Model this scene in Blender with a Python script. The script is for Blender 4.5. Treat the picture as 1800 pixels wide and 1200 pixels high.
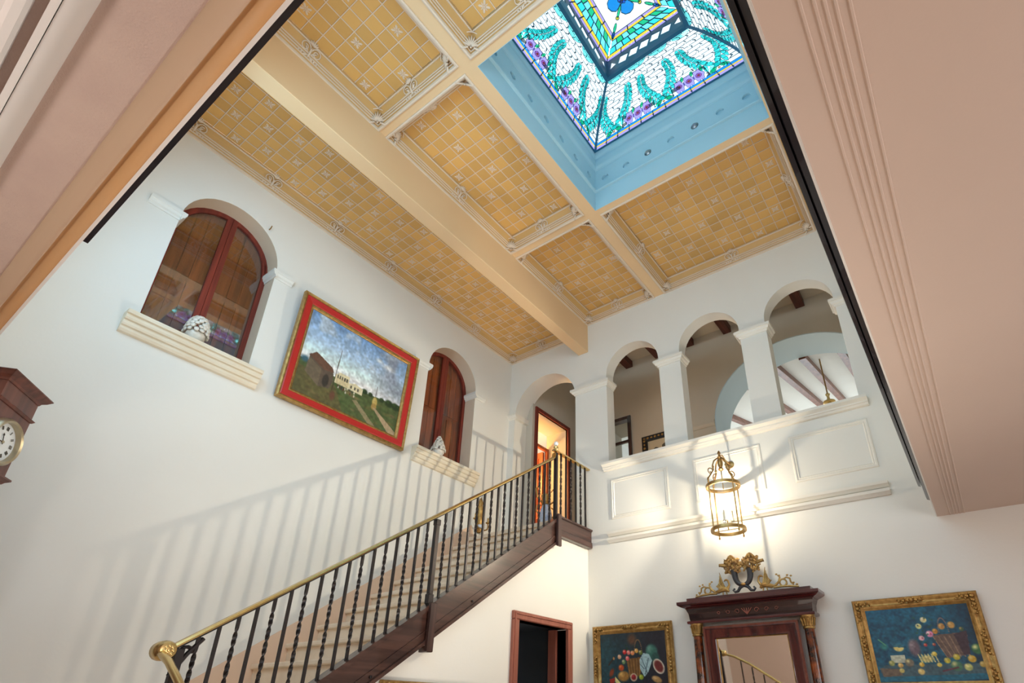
import bpy, bmesh, math, random
import numpy as np
from mathutils import Vector, Matrix
from mathutils.geometry import tessellate_polygon
PI = math.pi
random.seed(7)
scene = bpy.context.scene
col = scene.collection
for o in list(bpy.data.objects):
    bpy.data.objects.remove(o)
H = 1.2          # eye height above the hall floor; everything is laid out from eye level and lifted by H at the end

# ------------------------------------------------------------------ camera
cam_d = bpy.data.cameras.new('camera')
cam = bpy.data.objects.new('camera', cam_d); col.objects.link(cam)
cam_d.sensor_fit = 'HORIZONTAL'; cam_d.sensor_width = 36.0
cam_d.lens = 36.0 * 997.68 / 1800
cam_d.shift_x = -81.16 / 1800; cam_d.shift_y = 163.54 / 1800
cam_d.clip_start = 0.02; cam_d.clip_end = 200
R0 = Vector((0.81443967, 0.5801752, 0.00920666))
R1 = Vector((-0.25060268, 0.36601369, -0.89623227))
R2 = Vector((-0.5233415, 0.7276199, 0.44348953))
cam.matrix_world = Matrix(((R0.x, -R1.x, -R2.x, 0), (R0.y, -R1.y, -R2.y, 0), (R0.z, -R1.z, -R2.z, 0), (0, 0, 0, 1)))
scene.camera = cam

# ------------------------------------------------------------------ world, exposure, large lights
SKY = 6.0
w = bpy.data.worlds.new('World'); scene.world = w; w.use_nodes = True
bg = w.node_tree.nodes['Background']
bg.inputs[0].default_value = (0.80, 0.93, 1.0, 1); bg.inputs[1].default_value = SKY
vs = scene.view_settings
vs.view_transform = 'Standard'; vs.look = 'None'; vs.gamma = 1.0; vs.use_curve_mapping = False
vs.exposure = 0.17
scene.cycles.max_bounces = 9; scene.cycles.diffuse_bounces = 5; scene.cycles.glossy_bounces = 4; scene.cycles.transparent_max_bounces = 14
scene.cycles.caustics_reflective = False; scene.cycles.caustics_refractive = False

def area(name, loc, direction, sx, sy, power, color, portal=False, spread=None):
    l = bpy.data.lights.new(name, 'AREA'); l.shape = 'RECTANGLE'; l.size = sx; l.size_y = sy
    l.energy = power; l.color = color
    if portal: l.cycles.is_portal = True
    if spread: l.spread = spread
    o = bpy.data.objects.new(name, l); col.objects.link(o)
    o.location = loc
    o.rotation_euler = Vector(direction).to_track_quat('-Z', 'Y').to_euler()
    return o
def point(name, loc, power, color, radius=0.05):
    l = bpy.data.lights.new(name, 'POINT'); l.energy = power; l.color = color; l.shadow_soft_size = radius
    o = bpy.data.objects.new(name, l); col.objects.link(o); o.location = loc
    return o
area('skylight_portal', (-1.53, 3.275, 7.6), (0, 0, -1), 2.3, 2.3, 1, (1, 1, 1), portal=True)
area('gallery_room_portal', (-2.6, 16.88, 3.95), (0, -1, 0), 5.6, 2.1, 1, (1, 1, 1), portal=True)
# soft fills added on the hall's two unseen sides; no windows known there
area('added_fill_right', (-0.16, 2.6, 3.7), (-1, 0.12, 0.02), 4.2, 2.2, 34, (0.80, 0.92, 1.0))
area('added_fill_front', (-2.6, 0.36, 3.7), (0, 1, -0.30), 4.2, 2.2, 112, (0.42, 0.74, 1.0))
# the aisle where the camera stands: one area and two point fills, all added
area('added_aisle_fill', (3.2, 2.4, 0.2), (-1, 0.1, 0.15), 3.5, 2.0, 62, (0.92, 0.96, 1.0))
point('added_aisle_point', (1.6, -1.2, 0.7), 45, (1.0, 0.88, 0.74), 0.2)
point('added_entry_point', (-1.9, -1.5, 0.5), 52, (1.0, 0.95, 0.90), 0.2)
point('bedroom_lamp', (-6.2, 6.95, 3.9), 70, (1.0, 0.56, 0.16), 0.12)
area('added_ceiling_fill', (-1.7, 2.9, -0.9), (-.22, 0, 1), 1.0, 1.0, 40, (1.0, 0.91, 0.78), spread=math.radians(120))  # upward fill added to brighten the ceiling, no lamp stands here

# ------------------------------------------------------------------ mesh helpers
class MB:
    def __init__(s): s.v = []; s.f = []; s.m = []
    def add(s, vs, fs, mi=0):
        b = len(s.v); s.v += [tuple(p) for p in vs]
        for f in fs: s.f.append(tuple(b + i for i in f)); s.m.append(mi)
        return s
    def box(s, lo, hi, mi=0):
        x0, y0, z0 = lo; x1, y1, z1 = hi
        return s.add([(x0,y0,z0),(x1,y0,z0),(x1,y1,z0),(x0,y1,z0),(x0,y0,z1),(x1,y0,z1),(x1,y1,z1),(x0,y1,z1)],
                     [(3,2,1,0),(4,5,6,7),(0,1,5,4),(1,2,6,5),(2,3,7,6),(3,0,4,7)], mi)
    def bevbox(s, lo, hi, b, mi=0):
        x0, y0, z0 = lo; x1, y1, z1 = hi
        pts = []
        for z, e in ((z0, b), (z0 + b, 0), (z1 - b, 0), (z1, b)):
            pts += [(x0+e,y0+e,z),(x1-e,y0+e,z),(x1-e,y1-e,z),(x0+e,y1-e,z)]
        fs = [(3,2,1,0),(12,13,14,15)]
        for k in range(3):
            for i in range(4): j = (i+1) % 4; fs.append((4*k+i, 4*k+j, 4*k+4+j, 4*k+4+i))
        return s.add(pts, fs, mi)
    def tube(s, pts, rad, n=8, cap=True, mi=0, closed=False):
        pts = [Vector(p) for p in pts]; N = len(pts)
        rads = rad if isinstance(rad, (list, tuple)) else [rad] * N
        t0 = (pts[1] - pts[0]).normalized()
        up = Vector((0, 0, 1)) if abs(t0.z) < 0.9 else Vector((1, 0, 0))
        nrm = (up - t0 * up.dot(t0)).normalized()
        vs = []
        for i, p in enumerate(pts):
            if closed: t = pts[(i+1) % N] - pts[(i-1) % N]
            else: t = pts[min(i+1, N-1)] - pts[max(i-1, 0)]
            if t.length < 1e-9: t = t0
            t = t.normalized()
            nrm = nrm - t * nrm.dot(t)
            nrm = nrm.normalized() if nrm.length > 1e-6 else t.orthogonal().normalized()
            b = t.cross(nrm)
            for k in range(n):
                a = 2 * PI * k / n
                vs.append(p + (nrm * math.cos(a) + b * math.sin(a)) * rads[i])
        fs = []
        M = N if closed else N - 1
        for i in range(M):
            i2 = (i + 1) % N
            for k in range(n):
                k2 = (k + 1) % n
                fs.append((i*n+k, i*n+k2, i2*n+k2, i2*n+k))
        if cap and not closed:
            fs.append(tuple(range(n))[::-1]); fs.append(tuple((N-1)*n + k for k in range(n)))
        return s.add(vs, fs, mi)
    def lathe(s, prof, n=16, c=(0,0,0), mi=0, axis='z', cap=True):
        vs = []; fs = []
        for r, z in prof:
            for k in range(n):
                a = 2*PI*k/n
                p = (r*math.cos(a), r*math.sin(a), z)
                if axis == 'y': p = (p[0], -p[2], p[1])
                elif axis == 'x': p = (p[2], p[0], p[1])
                vs.append((c[0]+p[0], c[1]+p[1], c[2]+p[2]))
        for i in range(len(prof)-1):
            for k in range(n):
                k2 = (k+1) % n
                fs.append((i*n+k, i*n+k2, (i+1)*n+k2, (i+1)*n+k))
        if cap: fs.append(tuple(range(n))[::-1]); fs.append(tuple((len(prof)-1)*n+k for k in range(n)))
        return s.add(vs, fs, mi)
    def ell(s, c, r, n=8, m=5, rot=None, mi=0):
        vs = []; fs = []
        for i in range(1, m):
            t = PI*i/m
            for k in range(n):
                a = 2*PI*k/n
                p = Vector((r[0]*math.sin(t)*math.cos(a), r[1]*math.sin(t)*math.sin(a), r[2]*math.cos(t)))
                if rot is not None: p = rot @ p
                vs.append(Vector(c)+p)
        top = Vector((0,0,r[2])); bot = -top
        if rot is not None: top = rot @ top; bot = rot @ bot
        a0 = len(vs); vs += [Vector(c)+top, Vector(c)+bot]
        for i in range(m-2):
            for k in range(n):
                k2 = (k+1) % n; fs.append((i*n+k, (i+1)*n+k, (i+1)*n+k2, i*n+k2))
        for k in range(n):
            k2 = (k+1) % n
            fs.append((a0, k, k2)); fs.append((a0+1, (m-2)*n+k2, (m-2)*n+k))
        return s.add(vs, fs, mi)
    def extrude(s, prof, axis, t0, t1, closed=True, mi=0):
        """2-d profile swept straight along an axis: x -> (t,a,b), y -> (a,t,b), z -> (a,b,t)."""
        def P(t, a, b): return (t,a,b) if axis == 'x' else (a,t,b) if axis == 'y' else (a,b,t)
        n = len(prof); vs = [P(t0,*p) for p in prof] + [P(t1,*p) for p in prof]
        fs = [(i, (i+1) % n, n+(i+1) % n, n+i) for i in range(n if closed else n-1)]
        if closed: fs += [tuple(range(n))[::-1], tuple(range(n, 2*n))]
        return s.add(vs, fs, mi)
    def frame(s, rect, prof, fn, mi=0, closed=True):
        """profile (inset, height) mitred round a rectangle; fn(u,v,h) -> xyz."""
        u0, u1, v0, v1 = rect; n = len(prof); vs = []
        for (su, sv) in ((0,0),(1,0),(1,1),(0,1)):
            for (d, h) in prof:
                vs.append(fn(u0+d if su == 0 else u1-d, v0+d if sv == 0 else v1-d, h))
        fs = []
        for c in range(4):
            c2 = (c+1) % 4
            for i in range(n if closed else n-1):
                j = (i+1) % n
                fs.append((c*n+i, c2*n+i, c2*n+j, c*n+j))
        return s.add(vs, fs, mi)
    def slab(s, outer, holes, fn, depth, mi=0, back=True, mi_side=None):
        """flat polygon with holes, given thickness; fn(u,v,w) -> xyz."""
        loops = [outer] + list(holes)
        pts = [p for l in loops for p in l]
        tris = tessellate_polygon([[Vector((p[0], p[1], 0)) for p in l] for l in loops])
        n = len(pts)
        vs = [fn(p[0], p[1], 0) for p in pts] + [fn(p[0], p[1], depth) for p in pts]
        fs = [tuple(t) for t in tris]
        if back: fs += [tuple(n+i for i in t[::-1]) for t in tris]
        s.add(vs, fs, mi)
        b = len(s.v) - 2*n; st = 0
        for l in loops:
            k = len(l)
            for i in range(k):
                j = (i+1) % k
                s.f.append((b+st+i, b+st+j, b+n+st+j, b+n+st+i)); s.m.append(mi if mi_side is None else mi_side)
            st += k
        return s
    def xf(s, M):
        s.v = [tuple(M @ Vector(p)) for p in s.v]; return s
    def mesh(s, name, mats, smooth=False, angle=None):
        me = bpy.data.meshes.new(name); me.from_pydata(s.v, [], s.f); 
        mats = mats if isinstance(mats, (list, tuple)) else [mats]
        for m in mats: me.materials.append(M[m] if isinstance(m, str) else m)
        for i, p in enumerate(me.polygons): p.material_index = s.m[i]
        bm = bmesh.new(); bm.from_mesh(me); bmesh.ops.recalc_face_normals(bm, faces=bm.faces); bm.to_mesh(me); bm.free()
        if smooth:
            me.polygons.foreach_set('use_smooth', [True]*len(me.polygons))
            if angle: me.set_sharp_from_angle(angle=math.radians(angle))
        me.update()
        return me
    def build(s, name, mats, parent=None, smooth=False, angle=40, world=True):
        return obj(name, s.mesh(name, mats, smooth, angle), parent, world)

def obj(name, me, parent=None, world=True):
    o = bpy.data.objects.new(name, me); col.objects.link(o)
    if parent is not None:
        o.parent = parent
        if world: o.matrix_parent_inverse = parent_world(parent).inverted()
    return o
def parent_world(o):
    m = o.matrix_basis.copy()
    if o.parent: m = parent_world(o.parent) @ o.matrix_parent_inverse @ m
    return m
def thing(name, label, cat, loc=(0,0,0), group=None, rotz=0):
    o = bpy.data.objects.new(name, None); col.objects.link(o)
    o.location = loc; o.rotation_euler = (0,0,rotz); o.empty_display_size = 0.05
    o['label'] = label; o['category'] = cat
    if group: o['group'] = group
    return o
def struct(o): o['kind'] = 'structure'; return o
def place(me, name, parent, mat):
    """shared mesh placed by a matrix (world space) under a parent"""
    o = bpy.data.objects.new(name, me); col.objects.link(o)
    o.parent = parent; o.matrix_parent_inverse = parent_world(parent).inverted(); o.matrix_basis = mat
    return o
def arch(u0, u1, vb, vs_, n=20):
    """outline of an arched opening: bottom vb, springing vs_, semicircular head"""
    c = (u0+u1)/2; r = (u1-u0)/2
    return [(u0, vb), (u1, vb)] + [(c + r*math.cos(PI*i/n), vs_ + r*math.sin(PI*i/n)) for i in range(n+1)]
def rect(u0, u1, v0, v1): return [(u0,v0),(u1,v0),(u1,v1),(u0,v1)]
def circ(c, r, n=16): return [(c[0]+r*math.cos(2*PI*i/n), c[1]+r*math.sin(2*PI*i/n)) for i in range(n)]

# ------------------------------------------------------------------ materials
M = {}
def mat(name, color, rough=0.6, metal=0.0, noise=None, bump=0.0, bscale=60, spec=0.5, coat=0.0, rand=0.0):
    """noise = (scale, amount, second colour): soft procedural variation of the base colour"""
    m = bpy.data.materials.new(name); m.use_nodes = True
    nt = m.node_tree; b = nt.nodes['Principled BSDF']
    b.inputs['Base Color'].default_value = (*color, 1); b.inputs['Roughness'].default_value = rough
    b.inputs['Metallic'].default_value = metal; b.inputs['Specular IOR Level'].default_value = spec
    b.inputs['Coat Weight'].default_value = coat
    tc = nt.nodes.new('ShaderNodeTexCoord')
    last = None
    if noise:
        nz = nt.nodes.new('ShaderNodeTexNoise'); nz.inputs['Scale'].default_value = noise[0]; nz.inputs['Detail'].default_value = 5
        nt.links.new(tc.outputs['Object'], nz.inputs['Vector'])
        rp = nt.nodes.new('ShaderNodeMapRange'); rp.inputs['From Min'].default_value = 0.35; rp.inputs['From Max'].default_value = 0.7
        rp.inputs['To Max'].default_value = noise[1]
        nt.links.new(nz.outputs['Fac'], rp.inputs['Value'])
        mx = nt.nodes.new('ShaderNodeMix'); mx.data_type = 'RGBA'
        mx.inputs[6].default_value = (*color, 1); mx.inputs[7].default_value = (*noise[2], 1)
        nt.links.new(rp.outputs['Result'], mx.inputs[0]); last = mx.outputs[2]
    if rand:
        oi = nt.nodes.new('ShaderNodeObjectInfo'); mr = nt.nodes.new('ShaderNodeMapRange')
        mr.inputs['To Min'].default_value = 1-rand; mr.inputs['To Max'].default_value = 1+rand*0.6
        nt.links.new(oi.outputs['Random'], mr.inputs['Value'])
        hs = nt.nodes.new('ShaderNodeHueSaturation'); hs.inputs['Color'].default_value = (*color, 1)
        if last: nt.links.new(last, hs.inputs['Color'])
        nt.links.new(mr.outputs['Result'], hs.inputs['Value']); last = hs.outputs['Color']
    if last: nt.links.new(last, b.inputs['Base Color'])
    if bump:
        nb = nt.nodes.new('ShaderNodeTexNoise'); nb.inputs['Scale'].default_value = bscale; nb.inputs['Detail'].default_value = 6
        nt.links.new(tc.outputs['Object'], nb.inputs['Vector'])
        bp = nt.nodes.new('ShaderNodeBump'); bp.inputs['Strength'].default_value = bump; bp.inputs['Distance'].default_value = 0.01
        nt.links.new(nb.outputs['Fac'], bp.inputs['Height']); nt.links.new(bp.outputs['Normal'], b.inputs['Normal'])
    M[name] = m; return m
def wood(name, c1, c2, rough=0.35, axis='z', coat=0.0, scale=18):
    m = bpy.data.materials.new(name); m.use_nodes = True
    nt = m.node_tree; b = nt.nodes['Principled BSDF']; b.inputs['Roughness'].default_value = rough; b.inputs['Coat Weight'].default_value = coat
    tc = nt.nodes.new('ShaderNodeTexCoord'); mp = nt.nodes.new('ShaderNodeMapping')
    s = {'x': (0.06,1,1), 'y': (1,0.06,1), 'z': (1,1,0.06)}[axis]; mp.inputs['Scale'].default_value = s
    nt.links.new(tc.outputs['Object'], mp.inputs['Vector'])
    nz = nt.nodes.new('ShaderNodeTexNoise'); nz.inputs['Scale'].default_value = scale; nz.inputs['Detail'].default_value = 7; nz.inputs['Distortion'].default_value = 0.6
    nt.links.new(mp.outputs['Vector'], nz.inputs['Vector'])
    cr = nt.nodes.new('ShaderNodeValToRGB'); cr.color_ramp.elements[0].position = 0.35; cr.color_ramp.elements[1].position = 0.68
    cr.color_ramp.elements[0].color = (*c1, 1); cr.color_ramp.elements[1].color = (*c2, 1)
    nt.links.new(nz.outputs['Fac'], cr.inputs['Fac']); nt.links.new(cr.outputs['Color'], b.inputs['Base Color'])
    bp = nt.nodes.new('ShaderNodeBump'); bp.inputs['Strength'].default_value = 0.15; bp.inputs['Distance'].default_value = 0.004
    nt.links.new(nz.outputs['Fac'], bp.inputs['Height']); nt.links.new(bp.outputs['Normal'], b.inputs['Normal'])
    M[name] = m; return m
def glass(name, color, gloss=0.06, diffuse=0.0):
    m = bpy.data.materials.new(name); m.use_nodes = True; nt = m.node_tree
    for n in list(nt.nodes): nt.nodes.remove(n)
    out = nt.nodes.new('ShaderNodeOutputMaterial'); tr = nt.nodes.new('ShaderNodeBsdfTransparent'); tr.inputs[0].default_value = (*color, 1)
    gl = nt.nodes.new('ShaderNodeBsdfGlossy'); gl.inputs['Roughness'].default_value = 0.03
    mx = nt.nodes.new('ShaderNodeMixShader'); mx.inputs[0].default_value = gloss
    src = tr.outputs[0]
    if diffuse:
        df = nt.nodes.new('ShaderNodeBsdfDiffuse'); df.inputs[0].default_value = (*color, 1)
        m2 = nt.nodes.new('ShaderNodeMixShader'); m2.inputs[0].default_value = diffuse
        nt.links.new(tr.outputs[0], m2.inputs[1]); nt.links.new(df.outputs[0], m2.inputs[2]); src = m2.outputs[0]
    nt.links.new(src, mx.inputs[1]); nt.links.new(gl.outputs[0], mx.inputs[2]); nt.links.new(mx.outputs[0], out.inputs[0])
    M[name] = m; return m
def emit(name, color, strength):
    m = bpy.data.materials.new(name); m.use_nodes = True; nt = m.node_tree
    b = nt.nodes['Principled BSDF']; b.inputs['Base Color'].default_value = (*color, 1)
    b.inputs['Emission Color'].default_value = (*color, 1); b.inputs['Emission Strength'].default_value = strength
    M[name] = m; return m
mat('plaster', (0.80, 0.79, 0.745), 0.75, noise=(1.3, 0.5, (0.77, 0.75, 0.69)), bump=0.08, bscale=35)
mat('trim_paint', (0.82, 0.79, 0.72), 0.55, noise=(3, 0.5, (0.79, 0.75, 0.67)), bump=0.02)
mat('sill_paint', (0.83, 0.76, 0.62), 0.5, noise=(4, 0.7, (0.76, 0.64, 0.46)))
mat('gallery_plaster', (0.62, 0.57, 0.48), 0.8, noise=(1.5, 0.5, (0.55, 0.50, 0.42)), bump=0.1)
mat('pink_stucco', (0.61, 0.47, 0.42), 0.8, noise=(6, 0.6, (0.68, 0.54, 0.47)), bump=0.35, bscale=150)
mat('soffit_plaster', (0.69, 0.55, 0.465), 0.7, noise=(1.5, 0.6, (0.72, 0.58, 0.495)), bump=0.05)
mat('lamplit_moulding', (0.70, 0.42, 0.19), 0.5, noise=(2, 0.6, (0.66, 0.46, 0.27)))  # warm lamplight on the pale outer cove put into the colour
mat('shaded_moulding', (0.60, 0.44, 0.31), 0.5, noise=(2, 0.6, (0.62, 0.48, 0.36)))  # shading of the inner cove put into its colour
mat('white_moulding', (0.88, 0.87, 0.86), 0.5)
mat('beam_paint', (0.76, 0.53, 0.30), 0.6, noise=(1.2, 0.5, (0.77, 0.57, 0.35)), bump=0.04)
mat('coffer_ochre', (0.65, 0.37, 0.11), 0.55, noise=(2.5, 0.7, (0.69, 0.42, 0.14)), rand=0.12)
mat('coffer_cove', (0.60, 0.36, 0.13), 0.55, noise=(3, 0.6, (0.63, 0.40, 0.16)))
mat('coffer_line', (0.70, 0.58, 0.46), 0.5)
mat('skylit_shaft', (0.42, 0.63, 0.71), 0.5, noise=(3, 0.4, (0.39, 0.59, 0.67)))  # blue cast of the stained glass light put into the white paint
mat('arch_paint', (0.62, 0.76, 0.82), 0.6)
mat('lamp_chrome', (0.30, 0.30, 0.30), 0.25, metal=1)
mat('lead', (0.03, 0.10, 0.16), 0.5)
mat('skylight_steel', (0.02, 0.13, 0.24), 0.4)
mat('stone_tread', (0.80, 0.67, 0.52), 0.6, noise=(7, 0.7, (0.70, 0.55, 0.40)), bump=0.1)
mat('peach_paint', (0.80, 0.58, 0.42), 0.7)
mat('floor_stone', (0.42, 0.30, 0.22), 0.3, noise=(3, 0.7, (0.36, 0.25, 0.18)))
wood('dark_wood', (0.035, 0.014, 0.010), (0.085, 0.038, 0.028), 0.28, 'y', coat=0.3)
wood('dark_wood_v', (0.03, 0.012, 0.010), (0.075, 0.035, 0.028), 0.3, 'z', coat=0.3)
wood('shutter_wood', (0.16, 0.034, 0.012), (0.40, 0.098, 0.028), 0.45, 'z')
wood('shutter_red', (0.14, 0.018, 0.010), (0.24, 0.034, 0.018), 0.5, 'z')
mat('reveal_bounce', (0.74, 0.62, 0.48), 0.7, noise=(2, .5, (0.70, 0.57, 0.42)))  # warm bounce light inside the window reveals put into the colour
wood('door_red', (0.30, 0.06, 0.02), (0.45, 0.11, 0.035), 0.4, 'z')
wood('frame_brown', (0.26, 0.085, 0.055), (0.36, 0.125, 0.085), 0.45, 'z')
wood('beam_wood', (0.05, 0.010, 0.006), (0.12, 0.030, 0.018), 0.5, 'y')
wood('far_beam', (0.15, 0.045, 0.022), (0.32, 0.12, 0.065), 0.45, 'y', coat=0.05)
wood('mahogany', (0.045, 0.008, 0.010), (0.13, 0.024, 0.022), 0.18, 'x', coat=0.5)
wood('mahogany_v', (0.045, 0.008, 0.010), (0.14, 0.026, 0.020), 0.18, 'z', coat=0.5)
wood('frieze_dark', (0.015, 0.006, 0.008), (0.05, 0.020, 0.016), 0.2, 'x', coat=0.5)
wood('clock_wood', (0.08, 0.022, 0.014), (0.17, 0.050, 0.032), 0.35, 'z', coat=0.2)
mat('iron', (0.030, 0.024, 0.024), 0.42, metal=0.6)
mat('brass', (0.72, 0.52, 0.22), 0.25, metal=1.0, noise=(20, 0.5, (0.55, 0.38, 0.15)))
mat('gilt', (0.52, 0.33, 0.11), 0.40, metal=0.8, noise=(25, 0.9, (0.30, 0.16, 0.05)), bump=0.3, bscale=90)
mat('gilt_dark', (0.24, 0.13, 0.05), 0.45, metal=0.7, noise=(30, 0.9, (0.45, 0.27, 0.08)), bump=0.4, bscale=80)
mat('lantern_brass', (0.45, 0.29, 0.11), 0.32, metal=1.0, noise=(20, 0.7, (0.28, 0.17, 0.07)))
mat('red_paint', (0.50, 0.020, 0.018), 0.35, coat=0.2, noise=(5, 0.5, (0.42, 0.015, 0.014)))
mat('black_paint', (0.012, 0.012, 0.014), 0.3, coat=0.3)
mat('dial_white', (0.86, 0.90, 0.92), 0.3)
mat('bezel', (0.50, 0.43, 0.30), 0.35, metal=0.8)
mat('ceramic', (0.82, 0.79, 0.72), 0.35, noise=(25, 0.7, (0.66, 0.60, 0.50)))
mat('ceramic_blue', (0.62, 0.70, 0.82), 0.2, noise=(14, 0.8, (0.16, 0.24, 0.48)))
mat('column_tortoise', (0.022, 0.010, 0.008), 0.15, coat=0.5, noise=(14, 1.0, (0.34, 0.07, 0.012)))
mat('horn_black', (0.03, 0.03, 0.035), 0.35)
mat('mirror_glass', (0.86, 0.88, 0.86), 0.02, metal=1.0)
mat('candle', (0.85, 0.74, 0.52), 0.5)
mat('mount_paper', (0.62, 0.55, 0.40), 0.7)
mat('ink', (0.10, 0.09, 0.07), 0.7)
mat('closet_grey', (0.16, 0.20, 0.25), 0.7)
mat('rail_black', (0.018, 0.016, 0.022), 0.22, coat=0.4)
glass('clear_glass', (0.93, 0.95, 0.95), 0.05)
glass('window_glass', (0.92, 0.92, 0.90), 0.14)
glass('window_glass_thin', (0.95, 0.95, 0.94), 0.05)
glass('lantern_glass', (0.97, 0.96, 0.93), 0.04)
emit('bulb_glow', (1.0, 0.78, 0.45), 18)
# ================================================================== THE SETTING
XA, YB, XS = -5.45, 6.2, -3.96          # left wall, back wall, face of the wall under the stairs
FL = 2.18                               # upper floor
LB = 5.40; CZ = 5.56                    # ceiling levels: left bay, main coffers
def WA(u, v, w): return (XA - w, u, v)  # left wall: u = y, v = z, w into the wall
def WB(u, v, w): return (u, YB + w, v)  # back wall: u = x, v = z
def WS(u, v, w): return (XS - w, u, v)

struct(MB().box((-6.2, -3.2, -1.4), (3.8, 13.2, -H)).build('floor', 'floor_stone'))

# ---- left wall with its two arched windows
W1 = (1.13, 2.13, 3.14, 4.43); W2 = (4.425, 5.385, 3.12, 4.45)
REV = 0.28
wl = struct(MB().slab(rect(-3.0, YB + 0.34, -H, LB + 0.25), [arch(*W1), arch(*W2)], WA, REV, mi_side=1).build('wall_left', ['plaster', 'reveal_bounce'], smooth=True, angle=30))
struct(MB().slab([(y, z) for (y, z) in ((1.2, -H), (5.6, -H), (5.6, FL), (5.5 + .02, FL + .19), (1.2, FL + .19 - .687*4.3))], [], lambda u, v, w: (XA + w, u, v), 0.012).build('baseboard_left', 'peach_paint'))

# ---- back wall: arcade piece and the piece over the stair landing
A1 = (-5.33, -4.145, FL, 4.33)
ARC = [(-3.597, -2.75), (-2.434, -1.60), (-1.27, -0.46)]
SPR, SILL = 4.505, 3.06
wb = struct(MB().slab([(XA, FL-.3), (XA, -H), (3.5, -H), (3.5, 1.9), (0.1, 1.9), (0.1, CZ + .2), (-3.9, CZ + .2), (-3.9, FL-.3)],
        [arch(a, b, SILL, SPR) for a, b in ARC], WB, 0.2).build('wall_back', 'plaster', smooth=True, angle=30))
x0, x1, zb, zs = A1
arc1 = [(x0 + (x1-x0)/2*(1-math.cos(PI*i/24)), zs + (x1-x0)/2*math.sin(PI*i/24)) for i in range(25)]
struct(MB().slab([(XA, FL-.3), (x0, FL-.3)] + arc1 + [(x1, FL-.3), (-3.9, FL-.3), (-3.9, CZ+.2), (XA, CZ+.2)], [], WB, 0.34).build('wall_back_landing', 'plaster', smooth=True, angle=30))

# imposts: moulded caps, profile (height above base, projection)
CAP = [(0, 0), (0, .012), (.02, .016), (.03, .035), (.055, .045), (.06, .06), (.095, .06), (.095, 0)]
def impost_x(name, xa, xb, zb_, depth, parent):
    """cap round a pillar of the back wall: front, both returns"""
    mb = MB()
    n = len(CAP); path = [(xa, YB + depth, -1, 0), (xa, YB, -1, -1), (xb, YB, 1, -1), (xb, YB + depth, 1, 0)]
    vs = []
    for (x, y, nx, ny) in path:
        for (h, p) in CAP: vs.append((x + nx*p, y + ny*p, zb_ + h))
    fs = []
    for k in range(3):
        for i in range(n-1): fs.append((k*n+i, (k+1)*n+i, (k+1)*n+i+1, k*n+i+1))
    fs += [tuple(range(n)), tuple(3*n+i for i in range(n))]
    mb.add(vs, fs)
    # top lid
    mb.box((xa-.059, YB-.059, zb_+.09), (xb+.059, YB+depth, zb_+.0945))
    return mb.build(name, 'trim_paint', parent)
impost_x('pillar_capital', -4.145, -3.597, 4.335, 0.2, wb)
impost_x('pillar_capital', -2.75, -2.434, 4.335, 0.2, wb)
impost_x('pillar_capital', -1.60, -1.27, 4.335, 0.2, wb)
impost_x('pillar_capital', -0.46, 0.05, 4.335, 0.2, wb)
MB().extrude([(YB-.0, 4.30), (YB-.03, 4.32), (YB-.045, 4.36), (YB-.045, 4.385), (YB+.34, 4.385), (YB+.34, 4.30)], 'x', XA, x0+.05).build('pillar_capital', 'trim_paint', wb)
def impost_a(ya, yb_, z, parent, into):
    """cap on the left wall beside a window, returning into the reveal at `into`"""
    mb = MB()
    mb.extrude([(XA, z), (XA+.010, z), (XA+.014, z+.02), (XA+.030, z+.03), (XA+.038, z+.055), (XA+.045, z+.06), (XA+.045, z+.095), (XA, z+.095)], 'y', ya, yb_)
    s = 1 if into > 0 else -1
    e = yb_ if s > 0 else ya
    mb.extrude([(e, z), (e+s*.010, z), (e+s*.014, z+.02), (e+s*.030, z+.03), (e+s*.038, z+.055), (e+s*.045, z+.06), (e+s*.045, z+.095), (e, z+.095)], 'x', XA-.20, XA+.045)
    mb.build('window_impost', 'plaster', parent)
for (a, b, zb_, zs_) in (W1, W2):
    impost_a(a-.28, a, 4.34, wl, 1); impost_a(b, b+.20, 4.34, wl, -1)
# arcade sill, lower string course (two separate ridges) and three framed panels
SIL = [(YB+.20, 2.985), (YB-.02, 2.985), (YB-.035, 2.99), (YB-.045, 3.01), (YB-.06, 3.015), (YB-.06, 3.03), (YB-.085, 3.045), (YB-.10, 3.055), (YB-.10, 3.085), (YB+.2, 3.085)]
MB().extrude(SIL, 'x', -3.67, -0.385).build('arcade_sill', 'trim_paint', wb)
for z in (1.985, 2.065):
    MB().extrude([(YB, z), (YB-.02, z), (YB-.035, z+.015), (YB-.055, z+.03), (YB-.06, z+.058), (YB, z+.058)], 'x', -3.63, -0.40).build('string_course', 'trim_paint', wb)
for (a, b) in ((-3.58, -2.745), (-2.41, -1.575), (-1.255, -0.44)):
    p = MB().frame((a, b, 2.295, 2.85), [(0, 0), (0, -.008), (.010, -.014), (.022, -.014), (.03, -.006), (.042, -.010), (.05, -.004), (.052, 0)], WB)
    p.build('panel_moulding', 'trim_paint', wb)

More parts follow.
